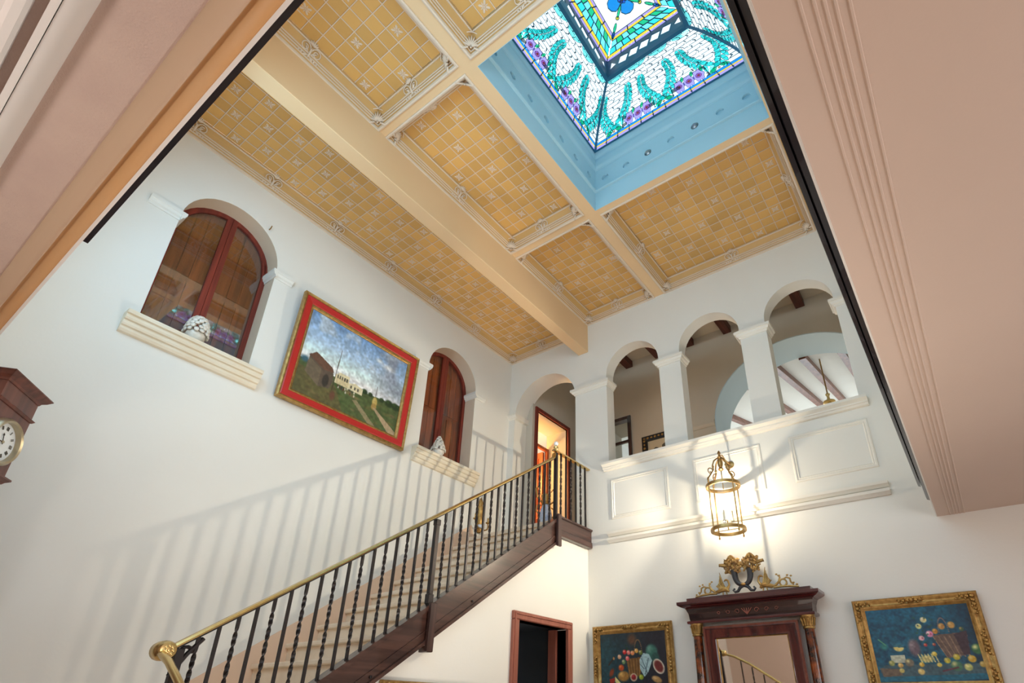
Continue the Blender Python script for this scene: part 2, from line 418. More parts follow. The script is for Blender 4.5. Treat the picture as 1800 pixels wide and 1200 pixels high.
# ---- wall under the stairs with its door
strb = lambda y: 0.21 + 0.688*(y - 3.024)
DR = (4.80, 5.70, .90)
us = struct(MB().slab([(1.9, -H), (DR[0], -H), (DR[0], DR[2]), (DR[1], DR[2]), (DR[1], -H), (YB, -H), (YB, 1.97), (5.42, 1.97), (1.9, strb(1.9)+.1)], [], WS, 0.12).build('wall_stairs', 'plaster'))
d1 = MB()
def jamb(u0, u1, v0, v1): d1.bevbox((XS-.13, u0, v0), (XS+.035, u1, v1), .008)
jamb(DR[0]-.09, DR[0], -H, DR[2]); jamb(DR[1], DR[1]+.09, -H, DR[2]); jamb(DR[0]-.09, DR[1]+.09, DR[2], DR[2]+.085)
door = struct(d1.build('door_1', 'frame_brown'))
MB().frame((DR[0]-.075, DR[1]+.075, -H-.2, DR[2]+.07), [(0, .035), (.0, .045), (.018, .045), (.022, .035)], lambda u, v, h: (XS+h, u, v)).build('door_architrave', 'frame_brown', door)
cl = MB()
cl.box((XS-.13, DR[1]-.02, -H), (XS-.24, DR[1]+.02, DR[2]))       # far jamb of the passage
struct(cl.build('trim_1', 'frame_brown'))
struct(MB().box((-5.42, 4.3, -H), (-5.40, 6.2, 1.0)).box((-5.4, 6.12, -H), (-4.1, 6.14, 1.0)).box((-5.4, 4.3, .98), (-4.1, 6.2, 1.0)).box((-5.4, 4.3, -H), (-4.1, 4.32, 1.0)).build('wall_closet', 'closet_grey'))

# ---- upper floor behind the back wall: gallery
struct(MB().box((XA-.2, 5.525, FL-.22), (XS+.02, YB+.05, FL)).box((-6.9, YB+.05, FL-.22), (0.6, 17.0, FL)).build('floor_gallery', 'stone_tread'))
GX = -5.2
D2 = (6.62, 7.50, 4.60)
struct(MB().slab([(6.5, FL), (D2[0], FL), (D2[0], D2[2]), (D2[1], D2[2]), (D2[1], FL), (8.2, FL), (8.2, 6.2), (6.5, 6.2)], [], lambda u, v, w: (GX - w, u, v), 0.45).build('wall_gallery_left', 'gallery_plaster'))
GA = [(-1.40 + 1.33*math.cos(PI*i/28), 4.32 + 1.15*math.sin(PI*i/28)) for i in range(29)]
GW = (-4.85, -4.30, 3.2, 4.90)
outer = [(-5.65, FL), (-2.73, FL)] + GA[::-1] + [(-.07, FL), (0.6, FL), (0.6, 6.2), (-5.65, 6.2)]
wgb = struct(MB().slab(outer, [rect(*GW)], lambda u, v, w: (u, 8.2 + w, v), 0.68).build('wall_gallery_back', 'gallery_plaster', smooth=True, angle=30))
# lining of the broad arch, painted pale blue-white
lin = MB(); pts = [(-2.73, FL)] + GA[::-1] + [(-.07, FL)]
ins = [(-2.715, FL)] + [(-1.40 + 1.315*math.cos(PI*i/28), 4.32 + 1.135*math.sin(PI*i/28)) for i in range(29)][::-1] + [(-.085, FL)]
lin.slab(pts + ins[::-1], [], lambda u, v, w: (u, 8.205 + w, v), 0.67)
lin.build('arch_lining', 'arch_paint', wgb, smooth=True, angle=30)
MB().extrude([(8.2, 4.28), (8.185, 4.28), (8.175, 4.30), (8.165, 4.33), (8.165, 4.385), (8.2, 4.385)], 'x', -3.3, -2.73).build('arch_impost', 'gallery_plaster', wgb)
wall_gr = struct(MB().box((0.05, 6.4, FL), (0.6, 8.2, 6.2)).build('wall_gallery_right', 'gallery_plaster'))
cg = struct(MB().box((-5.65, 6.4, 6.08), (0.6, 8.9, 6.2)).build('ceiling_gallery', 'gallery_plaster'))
for x in (-4.86, -4.24, -3.62, -3.0, -2.315, -1.70, -1.10, -0.48):
    MB().bevbox((x-.07, 6.42, 5.945), (x+.07, 8.2, 6.09), .008).build('ceiling_beam', 'beam_wood', cg)
# gallery window in the back wall
gw = MB().frame((GW[0]-.03, GW[1]+.03, GW[2], GW[3]+.03), [(0, 0), (0, -.03), (.06, -.03), (.06, .10), (0, .10)], lambda u, v, h: (u, 8.2+h, v))
win3 = struct(gw.build('window_3', 'dark_wood_v'))
MB().bevbox((GW[0], 8.20, 4.42), (GW[1], 8.25, 4.47), .006).build('window_transom', 'dark_wood_v', win3)
MB().box((GW[0], 8.225, GW[2]), (GW[1], 8.23, 4.42)).build('window_pane', 'clear_glass', win3)
MB().box((GW[0], 8.225, 4.47), (GW[1], 8.23, GW[3])).build('window_pane', 'clear_glass', win3)
# what the gallery window and the broad arch look into: a daylit room with a rising boarded ceiling
fr = MB()
slope = lambda y: 4.95 + 0.285*(y - 8.9)
fr.add([(-6.6, 8.9, slope(8.9)+.6), (0.6, 8.9, slope(8.9)+.6), (0.6, 17.0, slope(17.0)+.6), (-6.6, 17.0, slope(17.0)+.6)], [(0,1,2,3)])
fr.add([(-6.6, 8.9, slope(8.9)+.8), (0.6, 8.9, slope(8.9)+.8), (0.6, 17.0, slope(17.0)+.8), (-6.6, 17.0, slope(17.0)+.8)], [(0,1,2,3)])
cf = struct(fr.build('ceiling_far_room', 'plaster'))
for x in (-4.6, -3.6, -2.50, -1.82, -1.34, -0.78, -0.28):
    b = MB(); z0 = lambda y: 5.55 + 0.285*(y-8.9)
    pr = [(8.9, z0(8.9)-.12), (16.9, z0(16.9)-.12), (16.9, z0(16.9)+.02), (8.9, z0(8.9)+.02)]
    b.extrude(pr, 'x', x-.055, x+.055); b.build('far_ceiling_beam', 'far_beam', cf)
struct(MB().box((-6.7, 8.88, FL), (-6.6, 17.0, 9.3)).box((0.6, 8.88, FL), (0.7, 17.0, 9.3)).box((-6.7, 16.9, FL), (0.7, 17.0, 2.9)).box((-6.7, 16.9, 5.0), (0.7, 17.0, 9.3)).box((-6.7, 16.9, 2.9), (-5.4, 17.0, 5.0)).box((.2, 16.9, 2.9), (0.7, 17.0, 5.0)).box((-6.7, 8.88, FL), (-5.65, 8.9, 9.3)).build('wall_far_room', 'white_moulding'))
# ---- door of the lit bedroom off the landing
jb = MB().frame((D2[0]-.06, D2[1]+.06, FL-.2, D2[2]+.06), [(0, 0), (0, .03), (.06, .03), (.06, -.025), (0, -.025)], lambda u, v, h: (GX+h, u, v))
door2 = struct(jb.build('door_2', 'shutter_red'))
MB().frame((D2[0], D2[1], FL-.2, D2[2]-.28), [(0, 0), (0, .05), (.055, .05), (.055, 0)], lambda u, v, h: (GX-.45+h, u, v)).build('inner_door_frame', 'door_red', door2)
lf = MB(); lf.bevbox((GX-1.32, D2[1]-.10, FL+.01), (GX-.46, D2[1]-.055, D2[2]-.34), .006)
for (a, b) in ((GX-1.24, GX-.93), (GX-.85, GX-.54)):
    for (c, d) in ((FL+.15, FL+.85), (FL+1.0, D2[2]-.45)): lf.frame((a, b, c, d), [(0, 0), (.02, -.015), (.05, -.015), (.07, .002)], lambda u, v, h: (u, D2[1]-.10+h, v))
lf.build('door_leaf', 'door_red', door2)
struct(MB().box((-7.6, 6.2, FL), (-7.5, 9.2, 6.2)).box((-7.6, 9.1, FL), (GX-.45, 9.2, 6.2)).box((-7.6, 6.2, FL), (GX-.45, 6.3, 6.2)).box((-7.6, 6.2, 4.95), (GX-.45, 9.2, 5.05)).build('wall_bedroom', 'plaster'))

# ---- roof slabs that shut the daylight out everywhere but at the skylight
SX, SY, SH = -1.53, 3.275, 1.06
struct(MB().box((-7.7, -3.2, 6.25), (SX-SH-.05, 8.9, 6.45)).box((SX+SH+.05, -3.2, 6.25), (4, 8.9, 6.45))
       .box((SX-SH-.05, -3.2, 6.25), (SX+SH+.05, SY-SH-.05, 6.45)).box((SX-SH-.05, SY+SH+.05, 6.25), (SX+SH+.05, 8.9, 6.45)).build('roof', 'plaster'))
# ---- low ceiling over the aisle (right) and over the entry (front), their edges and mouldings
SO = 1.70
so = MB(); grooves = [0.02, 0.052, 0.075, 0.098, 0.13]
prof = [(-.085, SO+.35), (-.085, SO)]
for g in grooves: prof += [(g-.005, SO), (g-.003, SO-.004), (g+.003, SO-.004), (g+.005, SO)]
prof += [(3.5, SO), (3.5, SO+.35)]
so.extrude(prof, 'y', -3.0, YB)
struct(so.build('ceiling_aisle', 'soffit_plaster'))
MB().extrude([(-.092, SO+.006), (-.092, SO+.02), (-.082, SO+.02), (-.082, SO-.002)], 'y', 0.3, YB).build('edge_bead', 'white_moulding', bpy.data.objects['ceiling_aisle'])
E0 = .268
def cove(y0, z0, y1, z1, n=6, s=1):
    return [(y0 + (y1-y0)*(1-math.cos(PI/2*i/n)) , z0 + (z1-z0)*math.sin(PI/2*i/n)) for i in range(n+1)]
ce = struct(MB().box((XA, -3.0, SO+.056), (-.09, E0-.005, SO+.35)).build('ceiling_entry', 'pink_stucco'))
def strip(name, prof, m): MB().extrude(prof, 'x', XA, -.09).build(name, m, ce, smooth=True, angle=35)
strip('edge_fillet', [(E0, SO+.36), (E0, SO), (E0-.012, SO), (E0-.012, SO+.36)], 'white_moulding')
strip('cove_moulding', [(E0-.012, SO+.10), (E0-.012, SO+.002)] + cove(E0-.014, SO+.002, .212, SO+.045) + [(.208, SO+.045), (.208, SO+.10)], 'lamplit_moulding')
strip('cove_moulding', [(.207, SO+.10), (.207, SO+.035)] + cove(.205, SO+.035, .146, SO+.052) + [(.142, SO+.05), (.142, SO+.10)], 'shaded_moulding')
strip('torus_moulding', [(-.03, SO+.10), (-.03, SO+.045), (-.04, SO+.03), (-.055, SO+.012), (-.075, SO+.002), (-.088, SO), (-.088, SO+.10)], 'white_moulding')
strip('edge_fillet', [(-.09, SO+.10), (-.09, SO-.004), (-.108, SO-.004), (-.108, SO+.10)], 'white_moulding')
strip('torus_moulding', [(-.136, SO+.10), (-.136, SO+.012), (-.145, SO), (-.165, SO), (-.18, SO+.02), (-.22, SO+.03), (-.22, SO+.10)], 'white_moulding')
# hall side of the two openings: the walls above, and the dark rail along the edge
struct(MB().box((-.085, .1, SO+.3), (.1, YB, CZ+.2)).build('wall_right', 'plaster'))
struct(MB().box((XA, .05, SO+.3), (-.085, E0, CZ+.2)).build('wall_front', 'plaster'))
rl = thing('gallery_edge_rail', 'dark polished rail running along the edge of the pink soffit', 'rail', (-.11, 3.0, SO+.10))
MB().extrude([(-.152, SO+.17), (-.147, SO+.13), (-.128, SO+.12), (-.124, SO+.26), (-.15, SO+.26)], 'y', .34, 5.62).build('outer_bar', 'rail_black', rl)
MB().extrude([(-.124, SO+.13), (-.118, SO+.10), (-.098, SO+.09), (-.086, SO+.10), (-.086, SO+.25), (-.124, SO+.25)], 'y', .34, 5.95).build('inner_bar', 'rail_black', rl)
MB().extrude([(.27, SO+.10), (.302, SO+.10), (.306, SO+.14), (.306, SO+.25), (.27, SO+.25)], 'x', -2.72, -.09).build('return_bar', 'rail_black', rl)
# shell of the aisle behind and beside the camera
struct(MB().box((3.5, -3.1, -H), (3.6, YB+.2, SO+.35)).build('wall_aisle', 'soffit_plaster'))
struct(MB().box((XA-.3, -3.1, -H), (3.6, -3.0, SO+.35)).build('wall_entry', 'soffit_plaster'))
# pier at the left of the opening
struct(MB().box((XA, .0, -H), (-4.9, E0, SO+.06)).build('wall_pier', 'plaster'))
# small hook in the plaster over the first window
hk = MB(); hk.tube([(XA-.01, 1.93, 4.90), (XA+.03, 1.93, 4.90), (XA+.035, 1.935, 4.94)], .006, 6); 
o = hk.build('wall_hook', 'gilt_dark'); o['label'] = 'tiny dark hook in the plaster above the larger left window'; o['category'] = 'hook'
# ================================================================== COFFERED CEILING
def Zdn(z0): return lambda u, v, h: (u, v, z0 + h)
CO = {'C1': (-3.91, -2.745, 0.36, 2.10), 'C2': (-3.91, -2.745, 2.205, 4.295), 'C3': (-3.91, -2.73, 4.405, YB-.0),
      'C0': (-2.59, -0.47, 0.36, 2.12), 'C4': (-2.56, -0.47, 4.425, YB-.0)}
SKYR = (SX-SH, SX+SH, SY-SH, SY+SH)
holes = []
for k, (a, b, c, d) in CO.items(): holes.append(rect(a+.002, b-.002, c+.002, min(d, YB)-.002))
holes.append(rect(*SKYR))
cm = struct(MB().slab(rect(-3.95, -.085, .26, YB+.1), holes, lambda u, v, w: (u, v, CZ + w), .06).build('ceiling', 'beam_paint'))
b1 = struct(MB().bevbox((-4.08, .26, 5.045), (-3.905, YB, 5.9), .006).build('ceiling_beam_main', 'beam_paint'))

def petal(mb, c, ang, L, W, Hh, mi=0):
    r = Matrix.Rotation(ang, 3, 'Z')
    mb.ell(Vector(c) + r @ Vector((L*.5, 0, 0)), (L*.5, W*.5, Hh), 6, 4, r, mi)
# corner shell, in its own plane: x up the slope, y along, z out
sh = MB()
for k in range(9):
    a = (k-4)*0.30; petal(sh, (0.0, 0, .003), a, .085 - .004*abs(k-4), .014, .012)
sh.tube([(.098*math.cos(t)+.004, .098*math.sin(t), .004) for t in [(-1.45 + 2.9*i/14) for i in range(15)]], .0045, 5)
for k in range(7):
    a = (k-3)*0.42; sh.ell((-.018 + .012*math.cos(a), .065*math.sin(a), .005), (.008, .008, .008), 6, 4)
for s in (-1, 1): petal(sh, (-.005, s*.02, .004), s*1.9, .06, .016, .01); sh.tube([(.0+.022*math.cos(t)*(1-t/9), s*(.072+.018*math.sin(t)*(1-t/9)), .004) for t in [i*.5 for i in range(14)]], .004, 5)
SHELL = sh.mesh('corner_shell', 'coffer_line', True)
sc = MB()
for s in (-1, 1):
    sc.tube([(.045 + .034*math.cos(t)*(1-t/11) , s*(.045 + .034*math.sin(t)*(1-t/11)), .004) for t in [-1.6 + i*.5 for i in range(18)]], .0045, 5)
    petal(sc, (.02, s*.012, .004), s*.9, .05, .014, .009); petal(sc, (.0, s*.01, .004), s*2.2, .045, .014, .009)
    for k in range(3): sc.ell((-.012, s*(.03+.022*k), .004), (.008, .008, .007), 6, 4)
for k in range(5): petal(sc, (.075, 0, .004), (k-2)*.42, .055-.004*abs(k-2), .013, .011)
petal(sc, (-.02, 0, .004), 0, .09, .02, .012)
SCROLL = sc.mesh('scroll_ornament', 'coffer_line', True)

def tile_mesh(c, deco):
    g = .0035; mb = MB()
    mb.bevbox((-c/2+g, -c/2+g, -.006), (c/2-g, c/2-g, .010), .003, 0)
    if deco:
        for k in range(4):
            a = PI/4 + k*PI/2; petal(mb, (.008*math.cos(a), .008*math.sin(a), -.006), a, c*.34, c*.17, .008, 1)
            a = k*PI/2; petal(mb, (.008*math.cos(a), .008*math.sin(a), -.006), a, c*.24, c*.08, .006, 1)
        mb.ell((0, 0, -.008), (c*.07, c*.07, .008), 6, 4, None, 1)
    return mb.mesh('rosette_tile' if deco else 'ceiling_tile', ['coffer_ochre', 'coffer_line'])
def coffer(rc, z0, n_x, n_y, deco, scr_x, scr_y, parent, dep=.15, ins=.11, off=0):
    x0, x1, y0, y1 = rc; fn = Zdn(z0)
    mb = MB()
    mb.frame(rc, [(0, 0), (.03, .03), (.06, .072), (.085, .11), (ins, dep), (ins+.006, dep+.02)], fn, closed=False)
    i = ins + .006; z1 = dep + .02
    mb.add([fn(x0+i, y0+i, z1+.01), fn(x1-i, y0+i, z1+.01), fn(x1-i, y1-i, z1+.01), fn(x0+i, y1-i, z1+.01)], [(0,1,2,3)])
    c = mb.build('coffer', 'coffer_cove', parent)
    # ribs: bold edge, three reeds, upper bead
    e = MB(); e.frame(rc, [(-.012, .0), (-.012, -.012), (0, -.018), (.014, -.014), (.02, .004), (.016, .016)], fn)
    e.build('edge_moulding', 'coffer_line', c)
    s = dep/ins
    for dd in (.030, .045, .058):
        zz = {.030: .030, .045: .050, .058: .069}[dd]
        MB().frame(rc, [(dd-.004, zz-.004), (dd-.001, zz-.011), (dd+.005, zz-.009), (dd+.006, zz+.002)], fn).build('reed_moulding', 'coffer_line', c)
    MB().frame(rc, [(ins-.008, dep-.014), (ins, dep-.018), (ins+.006, dep-.012), (ins+.004, dep+.002)], fn).build('bead_moulding', 'coffer_line', c)
    # tiles
    X0, X1, Y0, Y1 = x0+i, x1-i, y0+i, y1-i
    cx, cy = (X1-X0)/n_x, (Y1-Y0)/n_y
    key = round((cx+cy)/2, 4)
    t0, t1 = tile_mesh(key, False), tile_mesh(key, True)
    for a in range(n_x):
        for b in range(n_y):
            dk = deco(a, b+off)
            mtx = Matrix.Translation((X0+(a+.5)*cx, Y0+(b+.5)*cy, z0+z1)) @ Matrix.Diagonal((cx/key, cy/key, 1, 1))
            place(t1 if dk else t0, 'rosette_tile' if dk else 'ceiling_tile', c, mtx)
    lt = MB()
    for a in range(1, n_x): lt.box((X0+a*cx-.0040, Y0, z0+z1-.010), (X0+a*cx+.0040, Y1, z0+z1+.009))
    for b in range(1, n_y): lt.box((X0, Y0+b*cy-.0040, z0+z1-.0095), (X1, Y0+b*cy+.0040, z0+z1+.009))
    o = lt.build('lattice_ribs', 'coffer_line', c); o['kind'] = 'stuff'
    # ornaments on the sloping sides
    L = math.hypot(ins, dep); k = .55
    def orn(me, name, base, up, out, scale=1.0):
        up = Vector(up).normalized(); out = Vector(out).normalized(); y = out.cross(up)
        place(me, name, c, Matrix(((up.x, y.x, out.x, base[0]), (up.y, y.y, out.y, base[1]), (up.z, y.z, out.z, base[2]), (0,0,0,1))) @ Matrix.Scale(scale, 4))
    for (sx, sy, px, py) in ((1, 1, x0, y0), (-1, 1, x1, y0), (1, -1, x0, y1), (-1, -1, x1, y1)):
        orn(SHELL, 'corner_shell', (px+sx*.066, py+sy*.066, z0+.012), (sx*ins*.62, sy*ins*.62, dep), (sx*dep, sy*dep, -ins*1.24), 1.25)
    for t in scr_x:      # on the two sides that run along y (x = const)
        y = y0 + (y1-y0)*t
        orn(SCROLL, 'scroll_ornament', (x0+.045, y, z0+.05), (ins, 0, dep), (dep, 0, -ins), 1.25)
        orn(SCROLL, 'scroll_ornament', (x1-.045, y, z0+.05), (-ins, 0, dep), (-dep, 0, -ins), 1.25)
    for t in scr_y:
        x = x0 + (x1-x0)*t
        orn(SCROLL, 'scroll_ornament', (x, y0+.045, z0+.05), (0, ins, dep), (0, dep, -ins), 1.25)
        orn(SCROLL, 'scroll_ornament', (x, y1-.045, z0+.05), (0, -ins, dep), (0, -dep, -ins), 1.25)
    return c
d8 = lambda a, b: (3*a - b) % 8 == 0
d5 = lambda a, b: (a + 2*b) % 5 == 0
coffer(CO['C1'], CZ, 7, 10, d8, (.5,), (.5,), cm)
coffer(CO['C2'], CZ, 7, 13, d8, (.5,), (.5,), cm, off=3)
coffer(CO['C3'], CZ, 7, 11, d8, (.5,), (.5,), cm, off=5)
coffer(CO['C0'], CZ, 13, 10, d8, (.5,), (.33, .67), cm, off=2)
coffer(CO['C4'], CZ, 13, 11, d8, (.5,), (.5,), cm, off=1)
cl_ = struct(MB().slab(rect(XA-.05, -4.02, .26, YB+.05), [rect(XA+.012, -4.095, .36, YB-.012)], lambda u, v, w: (u, v, LB + w), .06).build('ceiling_side_bay', 'beam_paint'))
# the side bay is one long coffer; the 300 nearest tiles would all be separate, it has 8 x 36
coffer((XA+.002, -4.082, .36, YB-.002), LB, 8, 40, d5, (.1, .245, .39, .535, .68, .825), (.5,), cl_, dep=.13, ins=.14)

# ================================================================== SKYLIGHT
sky = thing('stained_glass_skylight', 'square stained glass dome skylight in a moulded shaft tinted blue by its light', 'skylight', (SX, SY, CZ))
S2 = lambda h: (SX-h, SX+h, SY-h, SY+h)
# shaft: lower plain band, band pierced with round vents, cornice
fnz = lambda u, v, h: (u, v, h)
MB().frame(S2(SH), [(0, CZ-.001), (.004, CZ-.001), (.015, CZ+.27), (.0, CZ+.27)], fnz).build('lower_band', 'skylit_shaft', sky)
MB().frame(S2(SH), [(0, CZ+.27), (.045, CZ+.27), (.05, CZ+.285), (.045, CZ+.30), (0, CZ+.30)], fnz).build('lower_bead', 'skylit_shaft', sky)
nh = 7
for side in range(4):
    mb = MB(); hs = []
    for i in range(nh): hs.append(circ((-SH + .17 + (2*SH-.34)*i/(nh-1), CZ+.455), .046, 14))
    rot = Matrix.Translation((SX, SY, 0)) @ Matrix.Rotation(side*PI/2, 4, 'Z')
    mb.slab(rect(-SH+.02, SH-.02, CZ+.30, CZ+.64), hs, lambda u, v, w: (u, SH-.028+w, v), .028)
    mb.xf(rot); vb = mb.build('vent_band', 'skylit_shaft', sky)
    bk = MB().box((-SH, SH-.001, CZ+.30), (SH, SH+.03, CZ+.64)).xf(rot).build('vent_backing', 'skylit_shaft', sky)
    if side == 0:
        for i in (2, 4):        # two vents carry small spot lamps
            x = -SH + .17 + (2*SH-.34)*i/(nh-1)
            l = MB().lathe([(.040, 0), (.040, .02), (.024, .035), (.0001, .035)], 14, (0, 0, 0), 0, 'y').xf(rot @ Matrix.Translation((x, SH-.01, CZ+.455))); l.build('spot_lamp', 'lamp_chrome', vb)
cor = [(.0, CZ+.64), (.032, CZ+.64), (.036, CZ+.66), (.050, CZ+.685), (.054, CZ+.70), (.054, CZ+.78), (.036, CZ+.80), (.036, CZ+.85), (.046, CZ+.87), (.050, CZ+.90), (.050, CZ+.94), (.04, CZ+.95), (.04, CZ+.99), (0, CZ+.99)]
MB().frame(S2(SH), cor, fnz).build('cornice', 'skylit_shaft', sky)
MB().frame(S2(SH+.12), [(0, CZ+.6), (.12, CZ+.6), (.12, CZ+1.0), (0, CZ+1.0)], fnz).build('kerb', 'skylit_shaft', sky)
# glass colours
glass('glass_white', (0.460, 0.475, 0.475), .02, .05)
glass('glass_teal', (0.100, 0.412, 0.406), .02, .05)
glass('glass_green', (0.071, 0.361, 0.245), .02, .05)
glass('glass_blue', (0.063, 0.255, 0.412), .02, .05)
glass('glass_sky', (0.224, 0.469, 0.548), .02, .05)
glass('glass_lilac', (0.33, 0.29, 0.45), .02, .05)
glass('glass_rose', (0.412, 0.224, 0.332), .02, .05)
glass('glass_yellow', (0.510, 0.400, 0.122), .02, .05)
glass('glass_orange', (0.447, 0.274, 0.110), .02, .05)
for k_ in ('teal', 'green', 'lilac', 'rose', 'orange', 'sky', 'blue', 'yellow'):
    c_ = M['glass_' + k_].node_tree.nodes['Transparent BSDF'].inputs[0].default_value
    glass('over_' + k_, tuple(min(.97, v/.46) for v in c_[:3]), .02, .05)      # pieces laid over the clear ground
ZB, ZT, HB, HT = CZ+.99, CZ+1.39, 1.005, .515        # dome base and the foot of the lantern box
def dome(s, t, lift=0.0):
    """s in [-1,1] along the side, t in [0,1] up the cove -> local point of the +y side"""
    a0, a1 = .62, PI/2*.90; a = a0 + t*(a1-a0)
    half = HB - (HB-HT)*(math.cos(a0)-math.cos(a))/(math.cos(a0)-math.cos(a1))
    z = ZB + (ZT-ZB)*(math.sin(a)-math.sin(a0))/(math.sin(a1)-math.sin(a0))
    n = Vector((0, -math.cos(a)*.37, -math.sin(a)*.5)).normalized() * lift     # towards the room
    return Vector((s*half, half, z)) + n
def inset(poly, d):
    c = [sum(p[0] for p in poly)/len(poly), sum(p[1] for p in poly)/len(poly)]
    out = []
    for (x, y) in poly:
        dx, dy = c[0]-x, c[1]-y; L = math.hypot(dx, dy) + 1e-9
        out.append((x + dx/L*min(d, L*.6), y + dy/L*min(d, L*.6)))
    return out
def ring(mb, po, pi_, fn, lift):
    n = len(po); mb.add([fn(*p, lift) for p in po] + [fn(*p, lift) for p in pi_], [(i, (i+1) % n, n+(i+1) % n, n+i) for i in range(n)])
# --- design of one side in (s, t): white brick-like panes, bent garlands of leaves, roses, borders, scallops
def side_design():
    panes = []   # (polygon, material, lift, name)
    rows = 15; t0, t1 = .10, .985
    for r in range(rows):
        ta = t0 + (t1-t0)*r/rows; tb = t0 + (t1-t0)*(r+1)/rows
        n = 9; sh_ = .5 if r % 2 else 0
        for i in range(-1, n+1):
            sa = -1 + 2*(i+sh_)/n; sb = -1 + 2*(i+1+sh_)/n
            wob = .022*math.sin(5*i+r*1.7); tm = (ta+tb)/2
            p = [(sa+wob, ta), (sb+wob, ta), (sb+.028, tm), (sb-wob, tb), (sa-wob, tb), (sa+.028, tm)]
            p = [(max(-.995, min(.995, s)), t) for s, t in p]
            if max(q[0] for q in p) - min(q[0] for q in p) < .03: continue
            if p[0][0] == p[5][0] == p[4][0] and False: continue
            # drop doubled points
            q = [p[0]]
            for a in p[1:]:
                if math.hypot(a[0]-q[-1][0], a[1]-q[-1][1]) > 1e-4: q.append(a)
            mc = (sum(a[0] for a in q)/len(q), sum(a[1] for a in q)/len(q))
            if any(((mc[0]-g-k_*.13)/.085)**2 + ((mc[1]-.19)/.11)**2 < 1 for g in (-.36, .36) for k_ in (-1, 0, 1)): continue      # the roses stand here
            panes.append((q, 'glass_white', 0.0, 'white_pane'))
    # border strips at the foot
    for i in range(12):
        sa, sb = -1+2*i/12, -1+2*(i+1)/12
        panes.append(([(sa, .060), (sb, .060), (sb, .100), (sa, .100)], 'glass_blue', 0, 'blue_border_pane'))
        panes.append(([(sa, .040), (sb, .040), (sb, .060), (sa, .060)], 'glass_yellow', 0, 'yellow_border_pane'))
        panes.append(([(sa, .0), (sb, .0), (sb, .040), (sa, .040)], 'glass_lilac', 0, 'lilac_border_pane'))
        panes.append((circ((sa, .024), .012, 8) if i else circ((-.985, .024), .012, 8), 'glass_orange', .004, 'orange_dot'))
    # scallops along the head
    for i in range(4):
        c = -1 + 2*(i+.5)/4
        arcp = [(c + .235*math.cos(PI*k/8), .985 - .12*math.sin(PI*k/8)) for k in range(9)]
        panes.append((arcp, 'glass_sky', .004, 'scallop_pane'))
    # leaf garlands: two arms rising from each foot, curling out
    def leaf(c, ang, L, W, m='glass_teal'):
        ca, sa_ = math.cos(ang), math.sin(ang); pts = []
        for (x, y) in ((-.5, 0), (-.2, .42), (.2, .42), (.5, 0), (.2, -.42), (-.2, -.42)):
            X, Y = x*L, y*W; pts.append((c[0] + (X*ca - Y*sa_), c[1] + (X*sa_ + Y*ca)*1.5))
        panes.append((pts, m, .005, 'leaf_pane'))
    for gx in (-.72, 0.0, .72):
        for sgn in (-1, 1):
            for k in range(9):
                u = k/8
                s = gx + sgn*(.04 + .20*math.sin(u*1.9)); t = .17 + .56*u - .05*u*u
                dirn = math.atan2(.56, sgn*.38*math.cos(u*1.9))
                off = .038
                leaf((s + off*math.sin(dirn), t - off*math.cos(dirn)), dirn + .7, .105, .062)
                leaf((s - off*math.sin(dirn), t + off*math.cos(dirn)), dirn - .7, .105, .062)
        leaf((gx-.07, .135), .25, .12, .05, 'glass_green'); leaf((gx+.07, .135), PI-.25, .12, .05, 'glass_green')
        panes.append((circ((gx, .125), .016, 8), 'glass_orange', .006, 'orange_dot'))
    for gx in (-.36, .36):
        panes.append(([(gx-.24, .105), (gx+.24, .105), (gx+.24, .285), (gx-.24, .285)], 'glass_white', -.004, 'white_pane'))
        for k in (-1, 0, 1):
            c = (gx + k*.13, .19)
            panes.append(([(c[0] + .068*(1+.13*math.cos(6*q))*math.cos(q), c[1] + .068*(1+.13*math.cos(6*q))*math.sin(q)*1.45) for q in [2*PI*j/24 for j in range(24)]], 'glass_lilac', .007, 'rose_petals'))
            panes.append((circ(c, .040, 10), 'glass_rose', .010, 'rose_heart'))
            panes.append((circ(c, .018, 8), 'glass_orange', .013, 'rose_centre'))
            leaf((c[0]+.065, c[1]+.085), .9, .07, .045, 'glass_green')
    return panes
DES = side_design()
SIDE_MESH = None
def build_side(k):
    global SIDE_MESH
    rot = Matrix.Translation((SX, SY, 0)) @ Matrix.Rotation(k*PI/2, 4, 'Z')
    dp = bpy.data.objects.new('dome_panel', None)
    cames = MB()
    if SIDE_MESH is None:
        SIDE_MESH = []
        for poly, m, lift, nm in DES:
            d = {'white_pane': .0115, 'leaf_pane': .0045}.get(nm, .005)
            pi_ = inset(poly, d); mb = MB()
            mb.add([dome(s, t, lift) for s, t in pi_], [tuple(range(len(pi_)))])
            mb.add([dome(s, t, lift-.003) for s, t in pi_], [tuple(range(len(pi_)))])
            SIDE_MESH.append((nm, mb.mesh(nm, m.replace('glass', 'over') if lift > .002 else m)))
        for poly, m, lift, nm in DES:
            d = {'white_pane': .0115, 'leaf_pane': .0045}.get(nm, .005)
            ring(cames, poly, inset(poly, d), dome, lift+.001)
            ring(cames, poly, inset(poly, d), dome, lift-.004)
        build_side.came = cames.mesh('lead_cames', 'lead')
    c = bpy.data.objects.new('dome_panel', build_side.came); col.objects.link(c)
    c.parent = sky; c.matrix_parent_inverse = parent_world(sky).inverted(); c.matrix_basis = rot
    for nm, me in SIDE_MESH:
        o = bpy.data.objects.new(nm, me); col.objects.link(o); o.parent = c
for k in (0, 1, 3, 2): build_side(k)
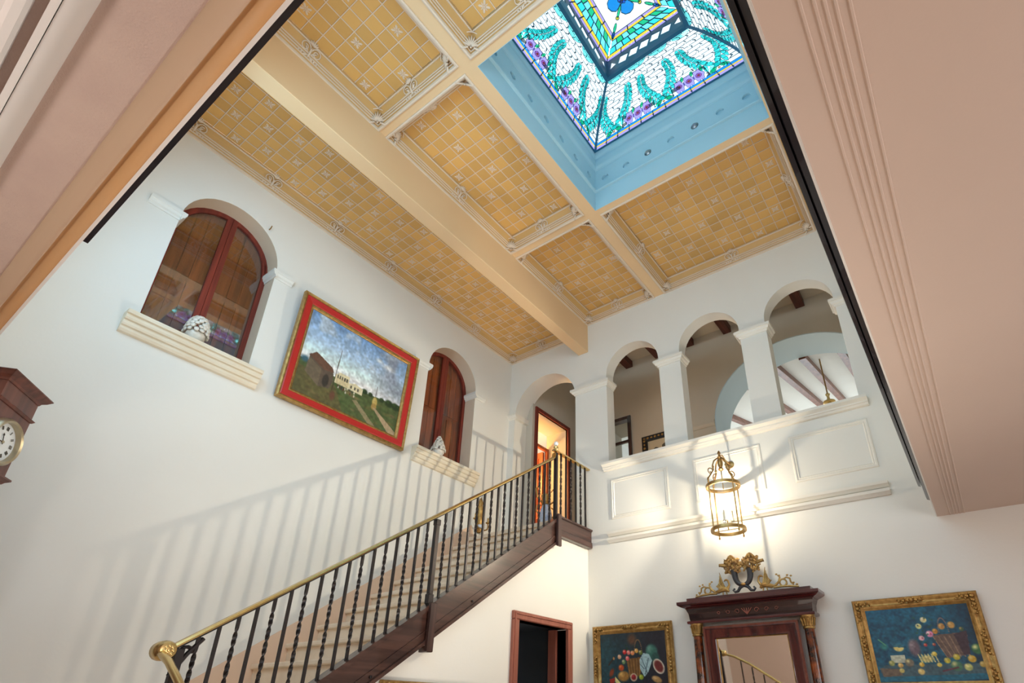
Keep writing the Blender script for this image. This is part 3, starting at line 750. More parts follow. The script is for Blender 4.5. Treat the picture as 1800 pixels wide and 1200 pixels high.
# hip bars, base and head frames
for (sx, sy) in ((-1, 1), (1, 1), (1, -1), (-1, -1)):
    pts = []
    for i in range(9):
        p = dome(1, i/8); pts.append((SX + sx*p.x, SY + sy*p.y, p.z - .006))
    MB().tube(pts, .016, 6).build('hip_bar', 'skylight_steel', sky)
MB().frame(S2(HB+.02), [(0, ZB-.012), (.022, ZB-.012), (.022, ZB+.002), (0, ZB+.002)], fnz).build('base_frame', 'skylight_steel', sky)
MB().frame(S2(HT+.03), [(0, ZT-.015), (.045, ZT-.02), (.05, ZT+.03), (0, ZT+.03)], fnz).build('head_frame', 'skylight_steel', sky)
# lantern box with pierced sides and flat stained top
BT = ZT + .31
for side in range(4):
    rot = Matrix.Translation((SX, SY, 0)) @ Matrix.Rotation(side*PI/2, 4, 'Z'); hs = []
    n = 7
    for i in range(n):
        c = -HT + .09 + (2*HT-.18)*i/(n-1); z = (ZT + BT)/2 + .02
        if i in (0, n-1): hs.append([(c-.04, z-.06), (c+.05, z-.02), (c-.02, z+.07)] if i == 0 else [(c+.04, z-.06), (c+.02, z+.07), (c-.05, z-.02)])
        else: hs.append([(c-.075, z-.045), (c+.035, z-.075), (c+.075, z+.045), (c-.035, z+.075)])
    MB().slab(rect(-HT, HT, ZT, BT), hs, lambda u, v, w: (u, HT-.012+w, v), .012).xf(rot).build('lantern_side', 'skylight_steel', sky)
    MB().box((-HT, HT+.002, ZT), (HT, HT+.005, BT)).xf(rot).build('lantern_pane', 'glass_white', sky)
# top: nested square design seen from below (u, v in [-1,1])
topd = []
def sq(r0, r1, m, nm, n):
    for q in range(4):
        ca, sa = [(1,0),(0,1),(-1,0),(0,-1)][q]
        for i in range(n):
            a, b = -1 + 2*i/n, -1 + 2*(i+1)/n
            P = [(a*r1, r1), (b*r1, r1), (b*r0, r0), (a*r0, r0)]
            topd.append(([(x*ca - y*sa, x*sa + y*ca) for x, y in P], m, 0, nm))
sq(.94, .99, 'glass_lilac', 'lilac_border_pane', 5); sq(.885, .94, 'glass_yellow', 'yellow_border_pane', 5)
for q in range(4):
    ca, sa = [(1,0),(0,1),(-1,0),(0,-1)][q]
    for i in range(9):
        a, b = -1+2*i/9, -1+2*(i+1)/9
        for (r0, r1, m) in ((.64, .76, 'glass_green'), (.76, .885, 'glass_sky')) if i % 2 else ((.64, .76, 'glass_sky'), (.76, .885, 'glass_teal')):
            P = [(a*r1+.03, r1), (b*r1+.03, r1), (b*r0-.03, r0), (a*r0-.03, r0)]
            P = [(max(-y_, min(y_, x)), y_) for x, y_ in P]
            topd.append(([(x*ca - y*sa, x*sa + y*ca) for x, y in P], m, 0, 'braid_pane'))
sq(.595, .64, 'glass_yellow', 'yellow_border_pane', 3); sq(.55, .595, 'glass_lilac', 'lilac_border_pane', 3)
topd.append(([(-.55, -.55), (.55, -.55), (.55, .55), (-.55, .55)], 'glass_white', 0, 'white_pane'))
for q in range(4):
    a0 = q*PI/2
    R = lambda x, y: (x*math.cos(a0) - y*math.sin(a0), x*math.sin(a0) + y*math.cos(a0))
    topd.append(([R(.19 + .17*math.cos(t), .17*math.sin(t)*(1.0 if math.cos(t) > 0 else .75)) for t in [i*PI/5 for i in range(10)]], 'glass_blue', .006, 'petal_pane'))
    a0 += PI/4
    topd.append(([R(.10 + .16*(1+math.cos(t)), .035*math.sin(t)) for t in [i*PI/4 for i in range(8)]], 'glass_green', .006, 'leaf_pane'))
    topd.append(([R(.50 + .12*(1+math.cos(t)), .035*math.sin(t)) for t in [i*PI/4 for i in range(8)]], 'glass_green', .006, 'leaf_pane'))
    topd.append((circ(R(.40, 0), .045, 10), 'glass_yellow', .012, 'yellow_boss'))
    topd.append(([R(.78 + .09*math.cos(t), .04*math.sin(t)) for t in [i*PI/4 for i in range(8)]][:], 'glass_blue', .006, 'petal_pane'))
for j in range(8): topd.append((circ((.075*math.cos(j*PI/4), .075*math.sin(j*PI/4)), .04, 8), 'glass_lilac', .010, 'rose_petal'))
topd.append((circ((0, 0), .05, 10), 'glass_rose', .014, 'rose_centre'))
topf = lambda u, v, l: (SX + u*HT, SY + v*HT, BT - l)
tc_ = MB()
tp = None
for poly, m, lift, nm in topd:
    pi_ = inset(poly, .014); ring(tc_, poly, pi_, topf, lift+.001); ring(tc_, poly, pi_, topf, lift-.004)
tp = tc_.build('lantern_top', 'lead', sky)
for poly, m, lift, nm in topd:
    pi_ = inset(poly, .014)
    MB().add([topf(*p, lift) for p in pi_], [tuple(range(len(pi_)))]).add([topf(*p, lift-.003) for p in pi_], [tuple(range(len(pi_)))]).build(nm, m.replace('glass', 'over') if lift > .002 else m, tp)
# ================================================================== WINDOWS IN THE LEFT WALL
def halfpoly(ua, ub, vb, c, vs_, r, n=10):
    pts = [(ua, vb), (ub, vb)]
    for i in range(n+1):
        u = ub + (ua-ub)*i/n
        pts.append((u, vs_ + math.sqrt(max(0, r*r-(u-c)**2))))
    return pts
def hall_window(idx, W):
    a, b, vb, vs_ = W; c = (a+b)/2; r = (b-a)/2
    at = lambda w0: (lambda u, v, w: WA(u, v, w0 + w))
    f = MB().slab(arch(a-.02, b+.02, vb-.05, vs_), [arch(a+.022, b-.022, vb+.02, vs_)], at(.205), .09)
    win = struct(f.build('window_%d' % idx, 'shutter_red'))
    for s in (0, 1):
        ua, ub = (a+.022, c) if s == 0 else (c, b-.022)
        o = halfpoly(ua+.002, ub-.002, vb+.022, c, vs_, r-.024)
        ia, ib = (ua+.03, ub-.055) if s == 0 else (ub*0+c+.055, ub-.03)
        h = halfpoly(ia, ib, vb+.06, c, vs_, r-.055)
        cs = MB().slab(o, [h], at(.20), .035).build('casement', 'shutter_red', win)
        g = halfpoly(ia-.005, ib+.005, vb+.055, c, vs_, r-.05)
        MB().slab(g, [], at(.216), .003).build('window_pane', 'window_glass' if idx == 1 else 'window_glass_thin', cs)
        # shutter closed behind the glass: boards between rails, upper and lower field
        sh_ = MB().slab(halfpoly(ia-.01, ib+.01, vb+.05, c, vs_, r-.045), [], at(.262), .02).build('shutter', 'shutter_wood', win)
        zm = vb + (vs_ - vb)*.62
        for (z0, z1) in ((vb+.08, zm-.03), (zm+.03, None)):
            nb = 3; wd = (ib-ia-.03)/nb
            for k in range(nb):
                u0 = ia+.015 + k*wd; u1 = u0 + wd - .010
                if z1 is None: poly = halfpoly(u0, u1, z0, c, vs_, r-.085, 4)
                else: poly = rect(u0, u1, z0, z1)
                MB().slab(poly, [], at(.250 - .004*(k % 2)), .014).build('shutter_board', 'shutter_wood', sh_)
    MB().slab(arch(a-.06, b+.06, vb-.08, vs_), [], at(.297), .02).build('window_backing', 'shutter_wood', win)  # unseen board added to stop sky showing between the casements
    # sill: reeded cornice under the opening
    prof = [(XA-.20, vb-.002), (XA+.115, vb-.002), (XA+.12, vb-.02), (XA+.115, vb-.04), (XA+.095, vb-.045), (XA+.098, vb-.075), (XA+.09, vb-.09), (XA+.07, vb-.095),
            (XA+.072, vb-.125), (XA+.064, vb-.14), (XA+.045, vb-.145), (XA+.045, vb-.17), (XA+.03, vb-.19), (XA, vb-.195), (XA, vb-.06), (XA-.20, vb-.05)]
    MB().extrude(prof, 'y', a-.105, b+.115).build('window_sill', 'sill_paint', win)
    return win
hall_window(1, W1); hall_window(2, W2)

# ================================================================== STAIRCASE
stair = thing('staircase', 'stone staircase with dark wooden stringer rising along the left wall', 'staircase', (-4.7, 3.5, -H))
RISE, RUN = .1988, .2893
for k in range(1, 15):
    zt = FL - RISE*k; yn = 5.5 - RUN*k
    prof = [(yn-.028, zt-.012), (yn-.024, zt), (yn+RUN+.02, zt), (yn+RUN+.02, zt-.05), (yn, zt-.05), (yn, zt-.045), (yn-.022, zt-.045), (yn-.028, zt-.035)]
    st = MB().extrude(prof, 'x', XA+.013, XS).build('tread', 'stone_tread', stair)
    MB().box((XA+.013, yn, zt-RISE), (XS-.121, yn+.03, zt-.05)).build('riser', 'stone_tread', st)
MB().extrude([(5.5-.028, FL-.012), (5.5-.024, FL+.001), (5.56, FL+.001), (5.56, FL-.05), (5.5-.028, FL-.05)], 'x', XA+.013, XS+.01).build('tread', 'stone_tread', stair)
MB().box((XA+.013, 5.5, FL-RISE), (XS+.01, 5.53, FL-.05)).build('riser', 'stone_tread', stair)
base_z = FL - RISE*14
MB().box((XA+.013, .86, -H), (XS+.01, 5.5-RUN*14, base_z)).build('lower_landing', 'stone_tread', stair)
for k in range(1, 4):
    MB().box((XS+.01 + .29*(k-1), .86, -H), (XS+.01+.29*k, 1.5, base_z - RISE*k)).build('tread', 'stone_tread', stair)
stt = lambda y: 0.321 + 0.687*(y - 2.747)
def sl(y0, y1, d0, d1): return [(y0, stt(y0)+d0), (y1, stt(y1)+d0), (y1, stt(y1)+d1), (y0, stt(y0)+d1)]
Y0s, Y1s = 1.42, 5.46
sg = MB().extrude(sl(Y0s, Y1s, -.30, -.02), 'x', XS+.002, -3.905).build('stringer', 'dark_wood', stair)
MB().extrude(sl(Y0s, Y1s, -.03, .012), 'x', XS-.03, -3.885).build('stringer_cap', 'dark_wood', sg)
MB().extrude(sl(Y0s, Y1s, -.31, -.275), 'x', XS+.002, -3.885).build('stringer_foot', 'dark_wood', sg)
MB().extrude(sl(Y0s, Y1s, -.215, -.195), 'x', XS+.002, -3.897).build('stringer_bead', 'dark_wood', sg)
for y in (3.0, 4.05, 2.72):     # bolt heads
    MB().lathe([(.012, 0), (.012, .012), (.006, .016)], 8, (-3.905, y, stt(y)-.245), 0, 'x').build('bolt_head', 'iron', sg)
fa = MB().extrude([(XS+.002, 1.955), (-3.89, 1.955), (-3.885, 1.975), (-3.89, 2.03), (-3.90, 2.04), (-3.90, 2.175), (-3.88, 2.185), (-3.88, 2.205), (XS-.02, 2.205)], 'y', 5.46, 6.197).build('landing_fascia', 'dark_wood', stair)

# ================================================================== RAILING
rail = thing('stair_railing', 'iron stair railing of plain and twisted balusters under a brass handrail', 'railing', (-3.93, 3.5, stt(3.5)))
rz = lambda y: 1.669 + 0.690*(y - 3.52)
XR = -3.93
def bal(twist, L=.80, w=.0095):
    mb = MB(); n = 56 if twist else 1; vs = []; fs = []
    for i in range(n+1):
        t = i/n; tw = 0
        if twist: tw = max(0, min(1, (t-.10)/.80)) * PI*7
        for k in range(4):
            sx_, sy_ = ((1,1),(-1,1),(-1,-1),(1,-1))[k]
            fl_ = min(1, max(0, (t-.06)/.05))*min(1, max(0, (.94-t)/.05)) if twist else 0
            px, py = sx_*w*(1+.28*fl_), sy_*w*(1-.22*fl_)
            vs.append((px*math.cos(tw) - py*math.sin(tw), px*math.sin(tw) + py*math.cos(tw), L*t))
    for i in range(n):
        for k in range(4): fs.append((4*i+k, 4*i+(k+1) % 4, 4*i+4+(k+1) % 4, 4*i+4+k))
    fs += [(3,2,1,0), tuple(4*n+k for k in range(4))]
    return mb.add(vs, fs).mesh('twisted_baluster' if twist else 'plain_baluster', 'iron')
BT_, BP_ = bal(True), bal(False)
def put(tw, y, z, L=None):
    place(BT_ if tw else BP_, 'twisted_baluster' if tw else 'plain_baluster', rail, Matrix.Translation((XR, y, z)) @ Matrix.Diagonal((1, 1, (L or .80)/.80, 1)))
DY = (5.40 - 3.53)/18
for i in range(1, 18):
    y = 3.53 + DY*i; put(i % 2 == 1, y, stt(y), rz(y) - stt(y) - .008)
n_low = 17; DL = .107
for i in range(1, n_low+1):
    y = 3.53 - DL*i; put(i % 2 == 1, y, stt(y), rz(y) - stt(y) - .008)
for i in range(1, 7):
    y = 5.42 + .114*i; put(i % 2 == 1, y, 2.205, 3.065-2.205)
# mid newel, corner newel, foot newel
np_ = MB().bevbox((XR-.02, 3.51, stt(3.53)+.0), (XR+.02, 3.55, rz(3.53)-.03), .004).bevbox((XR-.026, 3.503, stt(3.53)+.01), (XR+.026, 3.557, stt(3.53)+.10), .005).bevbox((XR-.024, 3.505, rz(3.53)-.09), (XR+.024, 3.555, rz(3.53)-.03), .005)
np_.build('newel_post', 'iron', rail)
MB().bevbox((-3.884, 3.495, .47), (-3.855, 3.565, stt(3.53)+.02), .006).bevbox((XS-.01, 3.5, .47), (-3.86, 3.56, .52), .004).build('newel_bracket', 'dark_wood_v', rail)
MB().bevbox((XR-.020, 5.40, 2.10), (XR+.020, 5.44, 3.05), .004).build('newel_post', 'iron', rail)
MB().bevbox((-3.884, 5.385, 1.81), (-3.855, 5.455, 2.21), .006).build('newel_bracket', 'dark_wood_v', rail)
ft = MB().bevbox((XR-.022, 1.60, stt(1.62)-.25), (XR+.022, 1.644, rz(1.62)-.02), .004)
ft.tube([(XR, 1.66 + .035*math.cos(t), rz(1.66)-.07 + .035*math.sin(t)) for t in [i*.5 for i in range(10)]], .012, 6)
ft.tube([(XR, 1.60, rz(1.6)-.16), (XR, 1.67, rz(1.67)-.08), (XR, 1.74, rz(1.74)-.035)], .014, 6)
ft.build('newel_post', 'iron', rail)
# handrail: iron strap, brass grip
def sweep(pts, prof, mb):
    """profile (x, n) along a path in a plane of constant x; n is normal to the path"""
    vs = []; n = len(prof); N = len(pts)
    for i, (y, z) in enumerate(pts):
        a = pts[max(0, i-1)]; b = pts[min(N-1, i+1)]; d = Vector((b[0]-a[0], b[1]-a[1])).normalized()
        for (px, pn) in prof: vs.append((XR+px, y - d.y*pn, z + d.x*pn))
    fs = [(i*n+k, i*n+(k+1) % n, (i+1)*n+(k+1) % n, (i+1)*n+k) for i in range(N-1) for k in range(n)]
    fs += [tuple(range(n))[::-1], tuple((N-1)*n+k for k in range(n))]
    return mb.add(vs, fs)
BR = [(-.026, 0), (.026, 0), (.030, .010), (.022, .022), (0, .027), (-.022, .022), (-.030, .010)]
slp = [(1.56 + (5.34-1.56)*i/10, rz(1.56 + (5.34-1.56)*i/10)) for i in range(11)] + [(5.375, rz(5.36)+.02), (5.39, rz(5.39)+.06)]
sweep(slp, BR, MB()).build('handrail', 'brass', rail, smooth=True)
sweep(slp[:11], [(-.018, -.010), (.018, -.010), (.018, 0), (-.018, 0)], MB()).build('handrail_strap', 'iron', rail)
sweep([(5.37, 3.06), (5.45, 3.062), (6.19, 3.062)], BR, MB()).build('landing_handrail', 'brass', rail, smooth=True)
# rolled brass end with rosette faces
vl = MB().lathe([(.020, -.075), (.044, -.07), (.052, -.055), (.050, -.04), (.056, -.03), (.056, .03), (.050, .04), (.052, .055), (.044, .07), (.020, .075)], 18, (XR, 1.535, .318), 0, 'x')
vo = vl.build('handrail_scroll', 'brass', rail, smooth=True)
ro = MB()
for s in (-1, 1):
    for j in range(8):
        a = j*PI/4; ro.ell((XR + s*.074, 1.535 + .024*math.cos(a), .318 + .024*math.sin(a)), (.005, .010, .010), 6, 4)
    ro.ell((XR + s*.075, 1.535, .318), (.008, .012, .012), 8, 4)
ro.build('scroll_rosette', 'brass', vo, smooth=True)
# lower return of the handrail, dropping towards the hall
MB().tube([(XR+.06, 1.51, .295), (XR+.20, 1.50, .25), (XR+.45, 1.49, .12), (XR+.95, 1.49, -.23)], .022, 10).build('lower_handrail', 'brass', rail, smooth=True)
for i in range(4): place(BT_ if i % 2 else BP_, 'twisted_baluster' if i % 2 else 'plain_baluster', rail, Matrix.Translation((XR+.30+.18*i, 1.49, .19-.126*i-.80)))
fi = MB().lathe([(.010, 0), (.024, .01), (.030, .03), (.034, .055), (.028, .06), (.012, .065), (.010, .075)], 12, (XR, 5.42, 3.075)).build('finial_cup', 'brass', rail, smooth=True)
MB().ell((XR, 5.42, 3.18), (.030, .030, .030), 14, 10).build('finial_ball', 'dial_white', rail, smooth=True)
# ================================================================== PAINTINGS (flat print: colours laid on a fine grid)
rng = np.random.default_rng(3)
def vnoise(h, w, cell, seed):
    r = np.random.default_rng(seed); gh, gw = h//cell + 2, w//cell + 2
    g = r.random((gh, gw)); y = np.arange(h)/cell; x = np.arange(w)/cell
    yi, xi = y.astype(int), x.astype(int); fy, fx = (y-yi)[:, None], (x-xi)[None, :]
    fy = fy*fy*(3-2*fy); fx = fx*fx*(3-2*fx)
    return (g[yi][:, xi]*(1-fy)*(1-fx) + g[yi+1][:, xi]*fy*(1-fx) + g[yi][:, xi+1]*(1-fy)*fx + g[yi+1][:, xi+1]*fy*fx)
class Pic:
    def __init__(s, w, h, color):
        s.w, s.h = w, h; s.a = np.ones((h, w, 3))*np.array(color)
        s.Y, s.X = np.mgrid[0:h, 0:w]; s.X = (s.X+.5)/w; s.Y = (s.Y+.5)/h; s.asp = w/h
    def blend(s, mask, c): s.a = s.a*(1-mask[..., None]) + np.array(c)*mask[..., None]
    def ell(s, x, y, rx, ry, c, soft=.12, hi=None, rot=0):
        dx = (s.X-x); dy = (s.Y-y)/s.asp; ry = ry/s.asp
        ca, sa = math.cos(rot), math.sin(rot)
        d = np.sqrt(((dx*ca+dy*sa)/rx)**2 + ((-dx*sa+dy*ca)/ry)**2)
        m = np.clip((1-d)/soft, 0, 1); s.blend(m, c)
        if hi is not None:
            d2 = np.sqrt(((dx+rx*.3)/rx)**2 + ((dy+ry*.35)/ry)**2); s.blend(np.clip((.6-d2)/.5, 0, 1)*m*.8, hi)
    def poly(s, pts, c, alpha=1.0):
        ins = np.zeros((s.h, s.w), bool); n = len(pts)
        for i in range(n):
            x1, y1 = pts[i]; x2, y2 = pts[(i+1) % n]
            if y1 == y2: continue
            cnd = ((y1 > s.Y) != (y2 > s.Y)) & (s.X < (x2-x1)*(s.Y-y1)/(y2-y1) + x1); ins ^= cnd
        s.blend(ins*alpha, c)
    def line(s, x0, y0, x1, y1, wd, c):
        dx, dy = x1-x0, (y1-y0)/s.asp; L2 = dx*dx+dy*dy
        t = np.clip(((s.X-x0)*dx + (s.Y-y0)/s.asp*dy)/L2, 0, 1)
        d = np.hypot(s.X-x0-t*dx, (s.Y-y0)/s.asp-t*dy); s.blend(np.clip((wd-d)/(wd*.5), 0, 1), c)
    def grain(s, amt, cell, seed): s.a = s.a*(1 + amt*(vnoise(s.h, s.w, cell, seed)[..., None]-.5)*2)
def canvas(name, pic, fn, u0, u1, v0, v1, parent, rough=0.45):
    """grid in the frame's plane; fn(u,v,h); picture row 0 is the top (v1)"""
    w, h = pic.w, pic.h
    us = np.linspace(u0, u1, w); vv = np.linspace(v1, v0, h)
    vs = [fn(u, v, 0) for v in vv for u in us]
    fs = [(j*w+i, j*w+i+1, (j+1)*w+i+1, (j+1)*w+i) for j in range(h-1) for i in range(w-1)]
    me = bpy.data.meshes.new(name); me.from_pydata(vs, [], fs)
    a = np.clip(pic.a, 0, 1); lin = np.where(a <= .04045, a/12.92, ((a+.055)/1.055)**2.4)
    rgba = np.ones((w*h, 4), np.float32); rgba[:, :3] = lin.reshape(-1, 3)
    ca = me.color_attributes.new('paint', 'FLOAT_COLOR', 'POINT'); ca.data.foreach_set('color', rgba.ravel())
    m = bpy.data.materials.new(name + '_paint'); m.use_nodes = True; nt = m.node_tree; b = nt.nodes['Principled BSDF']
    at_ = nt.nodes.new('ShaderNodeVertexColor'); at_.layer_name = 'paint'; nt.links.new(at_.outputs['Color'], b.inputs['Base Color'])
    b.inputs['Roughness'].default_value = rough
    me.materials.append(m)
    return obj(name, me, parent)
# --- landscape with farmhouses
P = Pic(190, 140, (.45, .60, .76))
P.a[:] = (np.array([.44, .58, .76])*(1-P.Y[..., None]) + np.array([.92, .94, .90])*P.Y[..., None]*1.35).clip(0, .9)
cl = vnoise(140, 190, 26, 1)*.6 + vnoise(140, 190, 11, 2)*.4
P.blend(np.clip((cl-.52)*4, 0, .75)*np.clip(1-P.Y*1.3, 0, 1), (.80, .83, .85))
P.blend(np.clip((cl-.40)*5, 0, 1)*np.clip((P.X-.62)*4, 0, 1)*np.clip((.42-np.abs(P.Y-.27))*4, 0, 1)*.8, (.50, .53, .60))
P.ell(.80, .20, .10, .05, (.82, .84, .86), .8); P.ell(.70, .17, .05, .04, (.80, .83, .86), .8)
P.poly([(0, .60), (.2, .62), (.5, .66), (.75, .63), (1, .60), (1, 1), (0, 1)], (.30, .36, .20))
for i in range(40): P.ell(rng.random(), .70 + .3*rng.random(), .03+.05*rng.random(), .02, [(.38, .36, .20), (.24, .32, .16), (.45, .40, .26)][i % 3], .9)
P.poly([(0, .68), (.35, .74), (.46, 1), (0, 1)], (.38, .33, .20), .7); P.grain(.12, 4, 5)
P.ell(.05, .60, .05, .05, (.22, .38, .44), .6)
for (x, r) in ((.62, .035), (.68, .028), (.88, .05), (.95, .05), (.80, .03), (.99, .04)): P.ell(x, .635, r, r*1.1, (.12, .20, .10), .4, (.22, .32, .14))
P.poly([(.33, .60), (.37, .555), (.46, .56), (.46, .63), (.52, .60), (.60, .625), (.60, .70), (.33, .70)], (.84, .80, .66))
P.poly([(.34, .61), (.46, .61), (.46, .70), (.34, .70)], (.80, .74, .58))
for i in range(5): P.poly([(.345+.022*i, .59), (.358+.022*i, .59), (.358+.022*i, .635), (.345+.022*i, .635)], (.30, .30, .26))
for i in range(3): P.poly([(.48+.035*i, .645), (.495+.035*i, .645), (.495+.035*i, .68), (.48+.035*i, .68)], (.34, .32, .26))
P.poly([(.08, .52), (.22, .60), (.30, .56), (.32, .70), (.30, .80), (.20, .83), (.07, .72)], (.36, .31, .26))
P.poly([(.07, .53), (.13, .46), (.29, .55), (.31, .60), (.22, .62)], (.40, .28, .22))
P.ell(.255, .73, .032, .085, (.20, .18, .16), .25); P.poly([(.08, .55), (.20, .63), (.20, .83), (.07, .73)], (.42, .37, .30))
P.line(.335, .30, .325, .80, .0042, (.25, .20, .15)); P.line(.735, .50, .735, .66, .0035, (.22, .18, .14))
P.ell(.735, .70, .030, .07, (.72, .62, .34), .3, (.82, .74, .48)); P.ell(.735, .76, .032, .05, (.62, .50, .27), .3)
P.poly([(.72, .77), (.75, .77), (1, .95), (1, 1), (.93, 1)], (.66, .58, .46)); P.poly([(.52, .80), (.56, .78), (.80, 1), (.72, 1)], (.60, .54, .42), .8)
for i in range(16):
    x, y = .34 + .2*rng.random(), .70 + .06*rng.random(); P.ell(x, y, .007, .02, [(.85, .82, .76), (.35, .18, .14), (.2, .2, .25)][i % 3], .5)
P.ell(.34, .86, .03, .07, (.42, .27, .20), .5); P.grain(.08, 3, 9)
lp = thing('landscape_painting', 'country landscape painting in a red and gold frame between the arched windows', 'painting', (XA+.03, 3.3, 3.0))
TILT = lambda u, v, h: (XA + .025 + h + (v-2.97)*.055, u, v)       # top leans out a little
RC = (2.44, 4.14, 2.97, 4.315)
f = MB().frame(RC, [(0, 0), (0, .05), (.012, .062), (.028, .055), (.034, .045), (.034, 0)], TILT); f.build('gold_outer_moulding', 'gilt', lp)
MB().frame(RC, [(.034, 0), (.034, .042), (.045, .048), (.105, .040), (.115, .035), (.115, 0)], TILT).build('red_frame', 'red_paint', lp)
MB().frame(RC, [(.115, 0), (.115, .036), (.128, .036), (.138, .022), (.150, .016), (.150, 0)], TILT).build('gold_inner_moulding', 'gilt', lp)
canvas('canvas', P, lambda u, v, h: TILT(u, v, .008), RC[0]+.145, RC[1]-.145, RC[2]+.145, RC[3]-.145, lp)
MB().slab(rect(RC[0]+.01, RC[1]-.01, RC[2]+.01, RC[3]-.01), [], TILT, .004).build('backboard', 'frame_brown', lp)

# --- gilt frame with carved corners and centres
def gilt_frame(parent, rc, fn, wd=.095):
    MB().frame(rc, [(0, 0), (0, .035), (.010, .045), (.022, .042), (.034, .030), (.05, .028), (.064, .040), (.072, .038), (.082, .024), (wd, .016), (wd, 0)], fn).build('gilt_frame', 'gilt', parent, smooth=True, angle=50)
    u0, u1, v0, v1 = rc; k = 0
    def swirl(cu, cv, du, dv, n=4):
        mb = MB()
        for i in range(n):
            c = fn(cu + du*(i*.035), cv + dv*(i*.035), .045 - .002*i); s = .018 - .0022*i
            mb.ell(c, (s, s, s), 7, 5)
            c2 = fn(cu + du*(i*.035+.015) + (0 if du else .018*(-1)**i), cv + dv*(i*.035+.015) + (0 if dv else .018*(-1)**i), .044); mb.ell(c2, (.010, .010, .010), 6, 4)
        return mb
    for (su, sv, a, b) in ((1, 1, u0, v0), (-1, 1, u1, v0), (1, -1, u0, v1), (-1, -1, u1, v1)):
        m = swirl(a + su*.04, b + sv*.04, su, 0); m2 = swirl(a + su*.04, b + sv*.075, 0, sv); m.add(m2.v, m2.f)
        m.build('corner_ornament', 'gilt', parent, smooth=True)
    for (a, b, du, dv) in (((u0+u1)/2, v1-.035, 1, 0), ((u0+u1)/2, v0+.035, 1, 0), (u0+.035, (v0+v1)/2, 0, 1), (u1-.035, (v0+v1)/2, 0, 1)):
        m = swirl(a, b, du, dv, 3); m2 = swirl(a - du*.03, b - dv*.03, -du, -dv, 3); m.add(m2.v, m2.f)
        m.build('centre_ornament', 'gilt', parent, smooth=True)
    MB().slab(rect(u0+.01, u1-.01, v0+.01, v1-.01), [], fn, .003).build('backboard', 'frame_brown', parent)
# --- fruit piece with dark ground
P = Pic(150, 120, (.10, .14, .18))
P.blend(np.clip(1.2-P.X*1.7, 0, 1)*np.clip(1.5-np.abs(P.Y-.45)*2.2, 0, 1)*.8, (.13, .30, .34)); P.blend(np.clip((P.X-.55)*3, 0, 1)*.85, (.10, .09, .14))
P.poly([(0, .80), (1, .83), (1, 1), (0, 1)], (.44, .28, .16)); P.grain(.15, 5, 21)
P.ell(.50, .12, .09, .12, (.36, .24, .17), .6)
for i in range(9): P.ell(.40+.18*rng.random(), .20+.12*rng.random(), .02, .02, (.10, .22, .16), .6)
P.poly([(.40, .42), (.62, .40), (.60, .68), (.44, .70)], (.42, .29, .15))
for i in range(5): P.line(.42+.045*i, .42, .45+.035*i, .69, .006, (.60, .44, .24))
for k in range(20): t = PI*k/19; P.ell(.585+.055*math.cos(t), .33-.20*math.sin(t), .010, .012, (.50, .37, .22), .5)
for (x, y, c) in ((.38, .31, (.80, .12, .14)), (.44, .32, (.82, .42, .40)), (.50, .33, (.86, .52, .30)), (.56, .30, (.84, .62, .26)), (.42, .41, (.84, .36, .38)), (.62, .33, (.40, .46, .18)), (.30, .38, (.80, .62, .48)), (.36, .46, (.42, .55, .36))): P.ell(x, y, .033, .042, c, .3, (.95, .85, .75))
P.ell(.78, .33, .10, .14, (.20, .40, .36), .3, (.42, .62, .56)); P.ell(.83, .42, .07, .10, (.14, .30, .28), .4)
P.poly([(.60, .44), (.66, .34), (.74, .36), (.78, .46), (.72, .62), (.66, .70), (.60, .58)], (.62, .74, .76)); P.line(.63, .42, .70, .64, .006, (.20, .28, .34)); P.line(.73, .42, .67, .66, .006, (.20, .28, .34)); P.line(.60, .50, .66, .58, .005, (.22, .3, .36))
P.ell(.87, .55, .075, .13, (.82, .80, .72), .12, rot=-.6); P.ell(.87, .55, .062, .115, (.42, .14, .13), .3, rot=-.6)
P.ell(.50, .70, .055, .065, (.80, .74, .62), .15); P.ell(.50, .70, .043, .052, (.52, .09, .12), .4, (.75, .22, .26))
P.ell(.35, .68, .10, .09, (.62, .45, .22), .3, (.82, .68, .40)); P.poly([(.22, .68), (.30, .78), (.45, .80), (.44, .86), (.30, .86), (.22, .76)], (.84, .82, .56))
P.ell(.32, .55, .05, .06, (.70, .28, .14), .4, (.88, .52, .24)); P.ell(.61, .70, .038, .046, (.55, .62, .16), .3, (.78, .82, .40)); P.ell(.55, .85, .036, .05, (.50, .56, .22), .3)
P.ell(.83, .74, .085, .055, (.66, .52, .32), .3, (.80, .68, .48), rot=.35)
for i in range(22): P.ell(.66+.13*rng.random(), .72+.12*rng.random(), .014, .018, (.12, .09, .14), .4, (.30, .26, .36))
P.poly([(.13, .72), (.22, .70), (.20, .80), (.12, .92), (.15, .80)], (.58, .16, .12)); P.ell(.17, .62, .04, .09, (.52, .24, .14), .5, rot=.5)
P.line(.13, .50, .22, .38, .012, (.22, .14, .10)); P.ell(.21, .40, .016, .03, (.75, .55, .35), .4); P.grain(.10, 3, 22)
fp = thing('fruit_painting', 'dark still life of fruit basket in gilt frame left of the mirror', 'painting', (-3.36, YB-.02, .10))
F1 = lambda u, v, h: (u, YB - .012 - h - (v-.10)*.02, v)
gilt_frame(fp, (-3.87, -2.83, .10, .97), F1)
canvas('canvas', P, lambda u, v, h: F1(u, v, .012), -3.78, -2.92, .19, .88, fp)
